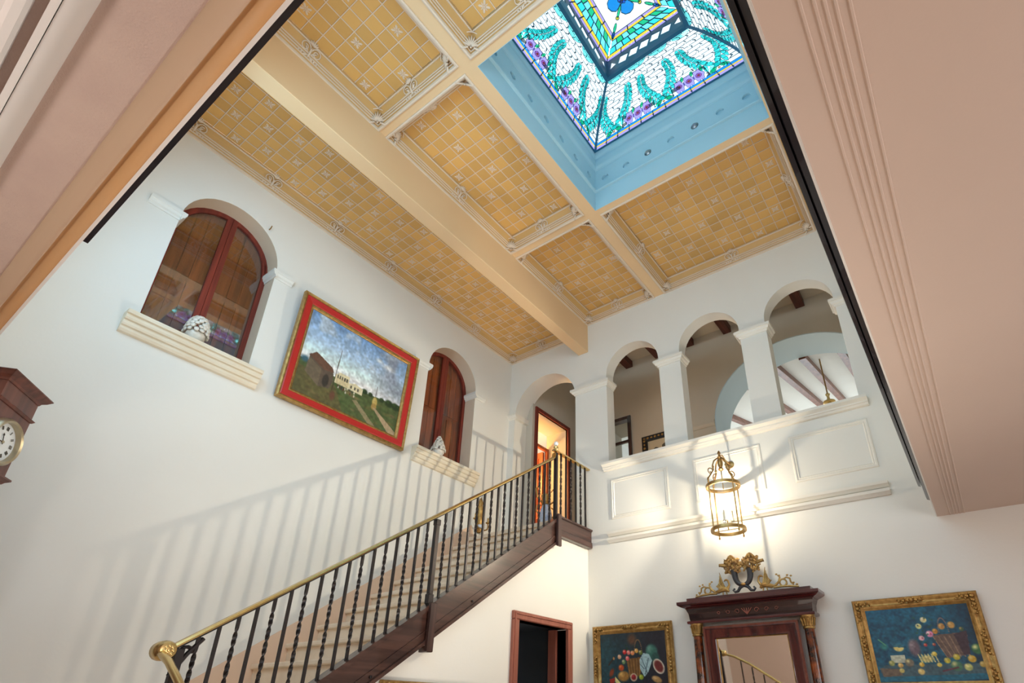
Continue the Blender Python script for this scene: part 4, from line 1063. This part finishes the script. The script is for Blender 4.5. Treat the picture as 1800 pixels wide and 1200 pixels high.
# --- fruit piece with blue ground
P = Pic(160, 130, (.10, .36, .46))
n1 = vnoise(130, 160, 9, 31)*.5 + vnoise(130, 160, 4, 32)*.5
P.blend(np.clip((n1-.45)*2.5, 0, .7), (.06, .22, .32)); P.blend(np.clip((P.X-.75)*3, 0, .8), (.06, .16, .24)); P.blend(np.clip(.5-P.Y*2, 0, .5)*np.clip(.8-P.X, 0, 1), (.12, .46, .62))
P.poly([(.05, .80), (.10, .76), (.95, .78), (1, .80), (1, .90), (.06, .92)], (.25, .36, .40)); P.poly([(.03, .80), (.22, .82), (.24, .90), (.05, .92)], (.46, .36, .28), .8)
P.poly([(.0, .92), (1, .90), (1, .97), (0, .98)], (.10, .40, .50))
P.poly([(.60, .40), (.92, .38), (.90, .66), (.70, .70)], (.40, .33, .30))
for i in range(6): P.line(.61+.05*i, .42, .69+.04*i, .69, .006, (.55, .46, .38))
P.poly([(.80, .40), (.92, .36), (.90, .66), (.84, .67)], (.26, .20, .24))
for k in range(24): t = PI*k/23; P.ell(.72+.045*math.cos(t), .36-.18*math.sin(t), .008, .010, (.52, .46, .44), .5)
for (x, y, r, c) in ((.64, .35, .030, (.74, .50, .20)), (.71, .29, .035, (.72, .52, .28)), (.80, .28, .038, (.74, .56, .30)), (.88, .34, .025, (.30, .38, .26))): P.ell(x, y, r, r*1.4, c, .3, (.90, .76, .48))
for (x, y, r, c) in ((.56, .19, .034, (.86, .84, .62)), (.50, .27, .032, (.88, .88, .60)), (.585, .38, .038, (.84, .52, .66)), (.50, .43, .030, (.84, .62, .68))):
    P.ell(x, y, r, r*1.25, c, .25, (.97, .93, .86)); P.ell(x+.008, y, r*.35, r*.4, (.70, .32, .40) if c[1] < .7 else (.85, .72, .40), .5)
for i in range(24): P.ell(.44+.2*rng.random(), .10+.42*rng.random(), .012, .016, (.16, .34, .28), .7)
P.ell(.41, .55, .07, .14, (.42, .36, .40), .4, (.60, .56, .58)); P.ell(.26, .54, .055, .055, (.84, .78, .48), .2); P.poly([(.19, .46), (.33, .48), (.31, .54), (.21, .53)], (.14, .40, .50), .9); P.poly([(.16, .64), (.30, .64), (.30, .74), (.16, .74)], (.72, .74, .66))
P.ell(.50, .70, .08, .06, (.74, .70, .46), .5); 
for i in range(6): P.line(.43+.03*i, .64, .45+.03*i, .74, .006, (.88, .84, .58))
for (x, y, r, c) in ((.16, .74, .034, (.60, .62, .36)), (.24, .77, .030, (.78, .62, .34)), (.33, .74, .05, (.45, .42, .36)), (.44, .77, .028, (.82, .66, .24)), (.58, .64, .028, (.84, .74, .30)), (.68, .73, .034, (.76, .70, .24)), (.77, .69, .036, (.72, .66, .22)), (.75, .80, .060, (.26, .44, .34)), (.85, .82, .042, (.70, .72, .44)), (.90, .72, .042, (.80, .64, .22)), (.97, .60, .06, (.24, .44, .28)), (.42, .86, .036, (.84, .74, .46)), (.24, .84, .028, (.76, .70, .40)), (.60, .78, .026, (.86, .76, .34)), (.98, .79, .034, (.74, .62, .30)), (.52, .52, .02, (.70, .18, .20)), (.60, .52, .018, (.66, .24, .22))): P.ell(x, y, r, r*1.25, c, .3, (.90, .86, .60))
P.line(.62, .86, .76, .82, .010, (.40, .20, .26)); P.ell(.12, .52, .05, .06, (.20, .50, .48), .7); P.line(.08, .42, .14, .50, .008, (.34, .62, .48)); P.grain(.14, 3, 33)
fb = thing('fruit_painting', 'blue still life of fruit basket in gilt frame right of the mirror', 'painting', (-.46, YB-.02, .12))
F2 = lambda u, v, h: (u, YB - .012 - h - (v-.12)*.02, v)
gilt_frame(fb, (-.955, .035, .195, 1.0), F2)
canvas('canvas', P, lambda u, v, h: F2(u, v, .012), -.865, -.055, .285, .91, fb)
# --- picture under the stairs, only its carved head in view
fu = thing('gilt_picture', 'gilt framed picture hung low under the stair beside the red door frame', 'painting', (XS+.02, 3.75, -.65))
F3 = lambda u, v, h: (XS + .012 + h, u, v)
gilt_frame(fu, (3.13, 4.36, -.70, .240), F3)
P = Pic(60, 40, (.30, .27, .20)); P.grain(.3, 6, 41)
canvas('canvas', P, lambda u, v, h: F3(u, v, .012), 3.19, 4.27, -.61, .165, fu)
# --- engraving on the gallery wall
ge = thing('gallery_engraving', 'small engraving in an ornate black and gold frame up in the gallery', 'picture', (-3.75, 8.18, 3.7))
F4 = lambda u, v, h: (u, 8.195 - h, v)
MB().frame((-4.06, -3.40, 3.72, 4.41), [(0, 0), (0, .03), (.02, .035), (.10, .025), (.105, 0)], F4).build('black_frame', 'black_paint', ge)
og = MB()
for i in range(9):
    for v in (4.365, 3.765): og.ell(F4(-4.01 + .07*i, v, .034), (.022, .006, .016 + .008*(i % 2)), 7, 4)
for i in range(8):
    for u in (-4.01, -3.45): og.ell(F4(u, 3.83 + .07*i, .034), (.016 + .008*(i % 2), .006, .022), 7, 4)
og.build('gilt_inlay', 'gilt', ge)
MB().slab(rect(-3.97, -3.49, 3.81, 4.32), [], lambda u, v, w: F4(u, v, .008-w), .004).build('print_sheet', 'mount_paper', ge)
pk = MB()
for (a, b, c, d) in ((-3.86, -3.76, 4.08, 4.17), (-3.69, -3.60, 4.10, 4.21), (-3.82, -3.64, 3.93, 4.02)): pk.slab([(a, c), (b, c), (b, d-.02), ((a+b)/2, d), (a, d-.03)], [], lambda u, v, w: F4(u, v, .010-w), .002)
pk.build('printed_houses', 'ink', ge)

# ================================================================== PIER MIRROR
mir = thing('pier_mirror', 'tall mahogany mirror with columns, deep cornice and gilded cornucopia crest', 'mirror', (-1.925, YB, -H))
CXm = -1.925
def mx(u0, u1, y0, y1, z0, z1, nm, m, b=.006): return MB().bevbox((CXm+u0, y0, z0), (CXm+u1, y1, z1), b).build(nm, m, mir)
def corn(half, prof, nm, m):
    """moulding profile (projection, z) run round front and both ends"""
    n = len(prof); vs = []
    for (x, y, sx, sy) in ((-half, YB, -1, 0), (-half, YB-.14, -1, -1), (half, YB-.14, 1, -1), (half, YB, 1, 0)):
        for (p, z) in prof: vs.append((CXm + x + sx*p, y + sy*p, z))
    fs = [(k*n+i, (k+1)*n+i, (k+1)*n+(i+1) % n, k*n+(i+1) % n) for k in range(3) for i in range(n)]
    fs += [tuple(range(n)), tuple(3*n+i for i in range(n))]
    return MB().add(vs, fs).build(nm, m, mir)
corn(.60, [(0, .895), (.05, .895), (.055, .905), (.055, .92), (.045, .925), (0, .925)], 'architrave', 'mahogany')
fz = corn(.61, [(-.1, .925), (.02, .925), (.025, .95), (.03, 1.0), (.045, 1.035), (.05, 1.05), (-.1, 1.05)], 'frieze', 'frieze_dark')
corn(.62, [(-.1, 1.05), (.045, 1.05), (.05, 1.058), (.075, 1.066), (.105, 1.082), (.115, 1.092), (.115, 1.12), (.09, 1.125), (-.1, 1.125)], 'cornice', 'mahogany')
corn(.62, [(-.1, 1.125), (.03, 1.125), (.03, 1.165), (-.1, 1.165)], 'blocking_course', 'mahogany')
inl = MB()      # inlaid scrolls of the frieze
for s in (-1, 1):
    for (c, r) in ((.10, .026), (.20, .022), (.30, .018)):
        inl.tube([(CXm + s*(c + r*math.cos(t)*(1-t/12)), YB-.172-.004, .985 + r*math.sin(t)*(1-t/12)) for t in [i*.6 for i in range(12)]], .003, 4)
for k in range(5): petal(inl, (0, 0, 0), 0, .0, .0, .0) if False else inl.tube([(CXm, YB-.177, .95), (CXm + (k-2)*.014, YB-.178, .98), (CXm + (k-2)*.026, YB-.18, 1.01)], .004, 4)
inl.build('frieze_inlay', 'frame_brown', fz)
for s, x in ((-1, -.575), (1, .565)):
    cx = CXm + x; cy = YB - .125
    co = MB().lathe([(.052, -.75), (.052, -.70), (.048, -.68), (.050, .2), (.047, .775)], 20, (cx, cy, 0)).build('column', 'column_tortoise', mir, smooth=True)
    ca_ = MB().lathe([(.050, .77), (.056, .775), (.056, .79), (.049, .795), (.050, .83), (.056, .86), (.066, .88), (.068, .888), (.068, .896)], 20, (cx, cy, 0)).build('gilt_capital', 'gilt', co, smooth=True)
    lv = MB()
    for k in range(10):
        a = 2*PI*k/10; R_ = Matrix.Rotation(a, 3, 'Z')
        lv.tube([Vector((cx, cy, .80)) + R_ @ Vector((.052, 0, 0)), Vector((cx, cy, .84)) + R_ @ Vector((.057, 0, 0)), Vector((cx, cy, .875)) + R_ @ Vector((.068, 0, 0)), Vector((cx, cy, .868)) + R_ @ Vector((.076, 0, 0))], [.010, .011, .008, .005], 6)
    lv.build('acanthus_leaf', 'gilt', co, smooth=True)
    MB().bevbox((cx-.075, cy-.075, -.83), (cx+.075, cy+.075, -.75), .006).build('column_plinth', 'mahogany', co)
MR = (CXm-.485, CXm+.485, -.72, .860)
FM = lambda u, v, h: (u, YB - .012 - h - (v+.72)*.079, v - h*.079)      # the glass leans forward at the top
MB().frame(MR, [(.0, 0), (.0, .06), (.03, .07), (.034, .06), (.05, .055), (.09, .045), (.115, .05), (.125, .03), (.125, 0)], FM).build('mirror_frame', 'mahogany_v', mir, smooth=True, angle=35)
rp = MB()       # rope-carved outer edge
for k in range(74):
    u = MR[0] + .015 + (MR[1]-MR[0]-.03)*k/73
    r_ = Matrix.Rotation(.6, 3, 'Y'); rp.ell(FM(u, MR[3]-.012, .062), (.0055, .012, .017), 5, 4, r_)
for k in range(118):
    v = MR[2] + (MR[3]-MR[2]-.02)*k/117
    for u in (MR[0]+.012, MR[1]-.012): rp.ell(FM(u, v, .062), (.017, .012, .0055), 5, 4, Matrix.Rotation(-.6, 3, 'Y'))
o = rp.build('rope_carving', 'frame_brown', mir); o['kind'] = 'stuff'
MB().frame((MR[0]+.120, MR[1]-.120, MR[2]+.12, MR[3]-.12), [(0, .0), (0, .034), (.010, .03), (.012, 0)], FM).build('gilt_slip', 'gilt', mir)
MB().slab(rect(MR[0]+.128, MR[1]-.128, MR[2]+.128, MR[3]-.128), [], lambda u, v, w: FM(u, v, .02-w), .006).build('mirror_plate', 'mirror_glass', mir)
MB().bevbox((CXm-.70, YB-.30, -.87), (CXm+.70, YB-.005, -.83), .008).box((CXm-.66, YB-.26, -1.2), (CXm-.58, YB-.02, -.87)).box((CXm+.58, YB-.26, -1.2), (CXm+.66, YB-.02, -.87)).build('console_shelf', 'mahogany', mir)
# crest: two crossed horns full of flowers, a gilded bird and trailing scrolls on either side
ZC = 1.165; YC = YB - .16
cr = thing  # (parts below hang on the mirror)
for s in (-1, 1):
    hp = []
    for i in range(14):
        t = i/13; hp.append((CXm + s*(-.055 + .10*t + .055*math.sin(t*2.6)) + s*.01, YC, ZC + .035 + .19*t + .02*math.cos(t*6)))
    tip = [(CXm - s*.10, YC, ZC+.055), (CXm - s*.115, YC, ZC+.035), (CXm - s*.10, YC, ZC+.018), (CXm - s*.07, YC, ZC+.022)]
    pts = tip + hp
    MB().tube(pts, [.010, .013, .014, .016] + [.017 + .020*(i/13) for i in range(14)], 10).build('horn', 'horn_black', mir, smooth=True)
    fl = MB(); fx, fz_ = hp[-1][0], hp[-1][2]
    for k in range(16):
        a = rng.random()*2*PI; rr = .075*math.sqrt(rng.random()); c = (fx + s*.02 + rr*math.cos(a)*1.15, YC - .01 + .03*(rng.random()-.5), fz_ + .035 + rr*math.sin(a)*.8)
        q = .018 + .012*rng.random(); fl.ell(c, (q, q*.8, q*.8), 6, 4)
        for j in range(4):
            b = a + j*1.57; R_ = Matrix.Rotation(b, 3, 'Y'); fl.ell(Vector(c) + R_ @ Vector((q*1.1, 0, 0)), (q*.8, q*.35, q*.5), 5, 4, R_)
    for k in range(7):
        a = .2 + 2.7*k/6; base = Vector((fx + s*.02, YC, fz_ + .04)); d = Vector((math.cos(a), 0, math.sin(a)))
        fl.tube([base + d*.04, base + d*.085 + Vector((0, -.012, 0)), base + d*.11 + Vector((.03*math.cos(a*3), -.012, .004)), base + d*.105 + Vector((.045*math.cos(a*3), -.008, -.012))], [.016, .022, .017, .006], 6)
    fl.build('flower_bouquet', 'gilt_dark', mir, smooth=True)
    bd = MB(); X = lambda u: CXm + s*u     # bird: body, neck, raised wing, head
    bd.tube([(X(.165), YC, ZC+.03), (X(.19), YC, ZC+.055), (X(.225), YC, ZC+.06), (X(.27), YC, ZC+.045), (X(.33), YC, ZC+.03)], [.012, .026, .030, .022, .008], 8)
    bd.tube([(X(.18), YC, ZC+.06), (X(.155), YC, ZC+.10), (X(.165), YC, ZC+.145), (X(.185), YC, ZC+.155)], [.018, .011, .010, .013], 7)
    bd.tube([(X(.185), YC, ZC+.155), (X(.20), YC, ZC+.148), (X(.212), YC, ZC+.138)], [.012, .008, .002], 6)
    for k in range(5):
        bd.tube([(X(.20+.012*k), YC-.012, ZC+.06), (X(.225+.016*k), YC-.016, ZC+.13-.008*k), (X(.245+.004*k), YC-.012, ZC+.235-.035*k)], [.012, .010, .003], 6)
    bd.tube([(X(.20), YC, ZC+.04), (X(.19), YC, ZC+.002)], .007, 6); bd.tube([(X(.23), YC, ZC+.04), (X(.235), YC, ZC+.002)], .007, 6)
    bd.build('gilded_bird', 'gilt', mir, smooth=True)
    sv = MB()
    sv.tube([(X(.27), YC, ZC+.03), (X(.32), YC, ZC+.04), (X(.36), YC, ZC+.075), (X(.375), YC, ZC+.12), (X(.355), YC, ZC+.14)], [.014, .014, .012, .009, .006], 7)
    sv.tube([(X(.30), YC, ZC+.022), (X(.38), YC, ZC+.025), (X(.46), YC, ZC+.02), (X(.545), YC, ZC+.008)], [.012, .012, .012, .008], 7)
    sv.tube([(X(.40) + .034*math.cos(t)*s, YC, ZC+.062 + .034*math.sin(t)) for t in [-1.6 + i*.45 for i in range(14)]], .009, 6)
    sv.tube([(X(.40), YC, ZC+.095), (X(.44), YC, ZC+.11), (X(.47), YC, ZC+.095), (X(.475), YC, ZC+.06), (X(.50), YC, ZC+.03)], [.006, .009, .010, .009, .007], 6)
    for (u, v) in ((.345, .15), (.37, .135), (.45, .13), (.485, .12), (.50, .05), (.53, .03), (.33, .055), (.43, .045)): sv.ell((X(u), YC, ZC+v), (.013, .009, .010), 6, 4)
    sv.build('trailing_scroll', 'gilt', mir, smooth=True)
tie = MB().ell((CXm, YC-.01, ZC+.085), (.035, .022, .016), 10, 6).build('crest_knot', 'gilt', mir, smooth=True)

# ================================================================== WALL LANTERN
LX, LY = -1.945, 5.84
lan = thing('wall_lantern', 'lit cylindrical brass lantern with glass sides hanging from the wall above the mirror', 'lantern', (LX, LY, 1.73))
RL = .182; ZL, ZH = 1.775, 2.275
def ringm(z, h, r): return MB().lathe([(r-.012, z), (r+.004, z), (r+.006, z+h*.5), (r+.004, z+h), (r-.012, z+h), (r-.014, z+h*.5), (r-.012, z)], 32, (LX, LY, 0), cap=False)
ringm(ZL, .035, RL).build('bottom_ring', 'lantern_brass', lan, smooth=True, angle=50)
ringm(ZH, .035, RL).build('top_ring', 'lantern_brass', lan, smooth=True, angle=50)
gc = MB(); n = 32
gc.add([(LX + (RL-.01)*math.cos(2*PI*k/n), LY + (RL-.01)*math.sin(2*PI*k/n), z) for z in (ZL+.02, ZH+.01) for k in range(n)], [(k, (k+1) % n, n+(k+1) % n, n+k) for k in range(n)])
gc.build('glass_cylinder', 'lantern_glass', lan, smooth=True)
for k in range(4):
    a = PI/4 + k*PI/2 + .15; x, y = LX + RL*math.cos(a), LY + RL*math.sin(a)
    MB().tube([(x, y, ZL-.01), (x, y, ZH+.04)], .008, 8).build('upright_bar', 'lantern_brass', lan)
    MB().lathe([(.004, 0), (.012, .012), (.008, .03), (.013, .042), (.005, .06), (.001, .07)], 8, (x, y, ZH+.035)).build('top_finial', 'lantern_brass', lan, smooth=True)
    MB().lathe([(.001, -.045), (.010, -.035), (.010, -.022), (.005, -.012), (.006, 0)], 8, (x, y, ZL)).build('drop_finial', 'lantern_brass', lan, smooth=True)
    ca, sa = math.cos(a), math.sin(a)
    Pp = lambda r, z: (LX + r*ca, LY + r*sa, z)
    c = MB().tube([Pp(RL, ZH+.03), Pp(RL-.005, ZH+.09), Pp(.135, ZH+.15), Pp(.10, ZH+.20), Pp(.105, ZH+.25), Pp(.08, ZH+.31), Pp(.04, ZH+.345), Pp(.012, ZH+.36)], [.007, .008, .008, .008, .008, .008, .008, .006], 7)
    c.tube([Pp(.135 + .035*math.cos(t)*(1-t/11), ZH+.185 + .035*math.sin(t)*(1-t/11)) for t in [-1.5 + i*.55 for i in range(14)]], .006, 6)
    c.ell(Pp(.10, ZH+.235), (.014, .014, .018), 7, 5)
    c.build('crown_scroll', 'lantern_brass', lan, smooth=True)
MB().lathe([(.012, ZH+.20), (.03, ZH+.215), (.018, ZH+.24), (.028, ZH+.27), (.030, ZH+.31), (.02, ZH+.345), (.032, ZH+.36), (.014, ZH+.38), (.012, ZH+.40), (.020, ZH+.415), (.012, ZH+.435), (.002, ZH+.45)], 14, (LX, LY, 0)).build('crown_stem', 'lantern_brass', lan, smooth=True)
MB().tube([(LX, LY, ZH+.20), (LX, LY, ZH-.02)], .006, 8).tube([(LX, LY, ZL+.02), (LX, LY, ZL+.12)], .007, 8).tube([(LX-RL+.01, LY, ZL+.018), (LX+RL-.01, LY, ZL+.018)], .005, 6).build('centre_rod', 'lantern_brass', lan)
for k in range(3):
    a = k*2*PI/3 + .35; x, y = LX + .055*math.cos(a), LY + .055*math.sin(a)
    cd = MB().lathe([(.018, ZL+.11), (.022, ZL+.115), (.013, ZL+.13), (.013, ZL+.23)], 10, (x, y, 0)).tube([(LX, LY, ZL+.06), (x, y, ZL+.11)], .005, 6).build('candle_tube', 'candle', lan, smooth=True)
    MB().lathe([(.008, ZL+.23), (.018, ZL+.25), (.021, ZL+.275), (.014, ZL+.31), (.002, ZL+.34)], 12, (x, y, 0)).build('bulb', 'bulb_glow', cd, smooth=True)
br = MB().tube([(LX, LY, ZH+.39), (LX+.0, LY+.10, ZH+.43), (LX, LY+.20, ZH+.40), (LX, YB-.004, ZH+.40)], .008, 8)
br.lathe([(.045, 0), (.045, .008), (.02, .018), (.001, .018)], 14, (LX, YB-.001, ZH+.40), 0, 'y'); br.build('wall_bracket', 'lantern_brass', lan, smooth=True)
point('lantern_light', (LX, LY, ZL+.38), 25, (1.0, .86, .65), .012)
sl_ = bpy.data.lights.new('added_stair_spot', 'SPOT'); sl_.energy = 130; sl_.color = (1.0, .88, .70); sl_.spot_size = math.radians(118); sl_.spot_blend = .25; sl_.shadow_soft_size = .010  # extra spot added inside the lantern to strengthen the baluster shadows
so_ = bpy.data.objects.new('added_stair_spot', sl_); col.objects.link(so_); so_.location = (LX, LY, ZL+.375); so_.rotation_euler = Vector((-1, -.68, .05)).to_track_quat('-Z', 'Y').to_euler()

# ================================================================== LONGCASE CLOCK
ck = thing('longcase_clock', 'brown wooden longcase clock with round white dial at the left edge', 'clock', (-4.858, .490, -H), rotz=math.radians(-39.6))
# local axes: x along the dial face (to the right seen from the front is -x), face normal = +y after rotation
# front-right corner of the hood lies at local (-.0, 0); depth runs to -y
HW, HD = .355, .24; z0 = H + 1.335
def ck_box(lo, hi, nm, m, b=.006, par=None): return MB().bevbox(lo, hi, b).build(nm, m, par or ck, world=False)
hz0, hz1 = z0, z0 + .604
hood = ck_box((-HW/2, -HD/2, hz0), (HW/2, HD/2, hz1-.055), 'hood', 'clock_wood')
def ck_corn(prof, nm):
    n = len(prof); vs = []
    for (sx, sy) in ((-1,-1), (1,-1), (1,1), (-1,1)):
        for (p, z) in prof: vs.append((sx*(HW/2+p), sy*(HD/2+p), z))
    fs = [(k*n+i, ((k+1) % 4)*n+i, ((k+1) % 4)*n+(i+1) % n, k*n+(i+1) % n) for k in range(4) for i in range(n)]
    return MB().add(vs, fs).build(nm, 'clock_wood', ck, world=False)
ck_corn([(-.05, hz1-.06), (.004, hz1-.06), (.010, hz1-.045), (.03, hz1-.03), (.045, hz1-.012), (.05, hz1-.008), (.05, hz1), (-.05, hz1)], 'hood_cornice')
MB().box((-HW/2, -HD/2, hz1-.01), (HW/2, HD/2, hz1-.001)).build('hood_top', 'clock_wood', ck, world=False)
ck_corn([(-.02, hz1-.198), (.006, hz1-.195), (.018, hz1-.180), (.006, hz1-.170), (-.02, hz1-.170)], 'hood_bead')
ck_corn([(-.05, hz0-.035), (.0, hz0-.035), (.01, hz0-.02), (.03, hz0-.005), (.03, hz0+.006), (-.05, hz0+.006)], 'hood_base_moulding')
dc = (0, HD/2, hz0 + .190)
dl = MB().lathe([(.130, .0), (.130, .004), (.001, .004)], 40, (0, 0, 0), 0, 'y').xf(Matrix.Translation((dc[0], dc[1]+.004, dc[2])) @ Matrix.Rotation(PI, 4, 'Z')).build('dial', 'dial_white', ck, world=False)
MB().lathe([(.122, -.006), (.124, .040), (.138, .046), (.152, .030), (.156, -.006)], 40, (0, 0, 0), 0, 'y', cap=False).xf(Matrix.Translation(dc) @ Matrix.Rotation(PI, 4, 'Z')).build('dial_bezel', 'bezel', ck, smooth=True, world=False)
for k in range(12):
    a = k*PI/6; nm_ = MB()
    nb = [3, 1, 2, 3, 3, 2, 2, 3, 3, 2, 1, 2][k]
    for j in range(nb):
        nm_.box((-.0022 + (j-(nb-1)/2)*.008, 0, .078), (.0022 + (j-(nb-1)/2)*.008, .002, .102))
    nm_.xf(Matrix.Translation((dc[0], dc[1]+.010, dc[2])) @ Matrix.Rotation(-a, 4, 'Y')).build('numeral', 'ink', dl, world=False)
for (a, L, nm_) in ((1.62, .088, 'minute_hand'), (.35, .058, 'hour_hand')):
    MB().slab([(-.003, -.015), (.003, -.015), (.002, L*.7), (.008, L*.78), (0, L), (-.008, L*.78), (-.002, L*.7)], [], lambda u, v, w: (u, .002*w, v), 1).xf(Matrix.Translation((dc[0], dc[1]+.013, dc[2])) @ Matrix.Rotation(a, 4, 'Y')).build(nm_, 'iron', ck, world=False)
MB().lathe([(.010, 0), (.008, .006), (.001, .006)], 12, (0, 0, 0), 0, 'y').xf(Matrix.Translation((dc[0], dc[1]+.014, dc[2])) @ Matrix.Rotation(PI, 4, 'Z')).build('hand_boss', 'bezel', ck, world=False)
ck_box((-.15, -.11, .45), (.15, .10, hz0-.03), 'trunk', 'clock_wood')
ck_box((-.10, .095, .60), (.10, .11, hz0-.15), 'trunk_door', 'clock_wood')
ck_box((-.20, -.13, .0), (.20, .12, .45), 'plinth', 'clock_wood')

# ================================================================== SMALL THINGS
def flower_urn(label, loc, hh, seed, tall):
    r = np.random.default_rng(seed)
    t = thing('ceramic_flower_urn', label, 'ornament', loc)
    s = hh/.30
    MB().lathe([(.035*s, 0), (.045*s, .008*s), (.030*s, .02*s), (.055*s, .045*s), (.075*s, .075*s), (.078*s, .10*s), (.070*s, .115*s), (.001, .115*s)], 18, (0, 0, 0)).build('urn', 'ceramic', t, smooth=True, world=False)
    mb = MB(); rows = 8
    for i in range(rows):
        u = i/(rows-1)
        rad = (.080*(1-u)**.75 + .010)*s if tall else (.088*math.cos(u*1.35) + .005)*s
        z = (.115 + .185*u)*s if tall else (.115 + .16*math.sin(u*1.5))*s
        n = max(3, int(rad/s/.014)*2)
        for k in range(n):
            a = 2*PI*(k + .5*(i % 2))/n + .2*r.random()
            q = (.020 + .006*r.random())*s
            R_ = Matrix.Rotation(a, 3, 'Z') @ Matrix.Rotation(-.7 + .5*r.random(), 3, 'Y')
            mb.ell((rad*math.cos(a), rad*math.sin(a), z), (q*.55, q*.95, q), 6, 4, R_)
    o = mb.build('blossom_mass', 'ceramic', t, smooth=True, world=False); o['kind'] = 'stuff'
flower_urn('cream ceramic urn heaped with blossoms on the larger window sill', (XA-.02, 1.60, W1[2]), .33, 1, False)
flower_urn('pale ceramic pine cone urn on the sill of the window by the stair head', (XA-.02, 4.79, W2[2]), .32, 2, True)
# gilded wall sconce beside the upper stairs
scn = thing('wall_sconce', 'gilded carved wall sconce on the left wall above the upper steps', 'sconce', (XA, 5.64, 2.27))
MB().lathe([(.002, 0), (.03, .015), (.045, .06), (.028, .10), (.045, .15), (.055, .20), (.035, .25), (.045, .31), (.050, .36), (.030, .41), (.040, .45), (.022, .49), (.002, .54)], 12, (.04, 0, 0)).build('carved_stem', 'gilt', scn, smooth=True, world=False)
for s in (-1, 1):
    MB().tube([(.05, 0, .09), (.09, s*.05, .05), (.10, s*.10, .07), (.09, s*.13, .12), (.08, s*.13, .17)], [.012, .011, .010, .010, .008], 8).ell((.07, s*.07, .06), (.014, .014, .014), 7, 5).build('candle_arm', 'gilt', scn, smooth=True, world=False)
    MB().lathe([(.008, .16), (.030, .175), (.032, .185), (.012, .19), (.012, .25), (.001, .25)], 10, (.08, s*.13, 0)).build('candle_cup', 'gilt', scn, smooth=True, world=False)
MB().ell((.06, 0, .10), (.034, .050, .034), 10, 7).build('porcelain_boss', 'ceramic_blue', scn, smooth=True, world=False)
# gilt and porcelain vase at the stair head
vz = thing('gilt_vase', 'gilt mounted blue and white porcelain vase standing at the stair head', 'vase', (-4.83, 6.42, FL))
MB().lathe([(.08, 0), (.10, .01), (.10, .04), (.06, .06), (.035, .10), (.03, .25), (.05, .27)], 16, (0, 0, 0)).build('gilt_foot', 'gilt', vz, smooth=True, world=False)
MB().lathe([(.05, .27), (.07, .32), (.09, .40), (.092, .47), (.08, .54), (.06, .59), (.05, .62)], 18, (0, 0, 0)).build('porcelain_body', 'ceramic_blue', vz, smooth=True, world=False)
MB().lathe([(.05, .62), (.065, .63), (.05, .66), (.055, .72), (.075, .76), (.07, .78), (.001, .78)], 16, (0, 0, 0)).build('gilt_neck', 'gilt', vz, smooth=True, world=False)
for s in (-1, 1):
    MB().tube([(s*.06*.3, s*.06, .64), (s*.14*.3, s*.16, .72), (s*.16*.3, s*.18, .84), (s*.10*.3, s*.13, .90), (s*.08*.3, s*.10, .85)], [.012, .014, .013, .010, .008], 8).tube([(s*.11*.3, s*.11, .45), (s*.17*.3, s*.17, .50), (s*.15*.3, s*.16, .58), (s*.08*.3, s*.09, .60)], .010, 7).build('gilt_handle', 'gilt', vz, smooth=True, world=False)
# lantern of the far room, glimpsed through the broad arch
fl_ = thing('far_pendant', 'small brass pendant lamp seen through the rightmost arcade opening', 'pendant lamp', (-1.17, 9.6, 4.78))
MB().tube([(0, 0, .12), (0, 0, .98)], .012, 6).build('pendant_rod', 'lantern_brass', fl_, world=False)
MB().lathe([(.01, 0), (.05, .02), (.03, .05), (.10, .08), (.10, .10), (.03, .12), (.02, .20), (.04, .24), (.01, .28)], 14, (0, 0, 0)).build('pendant_body', 'brass', fl_, smooth=True, world=False)
# ------------------------------------------------------------------ lift everything so that the hall floor is at z = 0
for o in list(bpy.data.objects):
    if o.parent is None: o.location.z += H
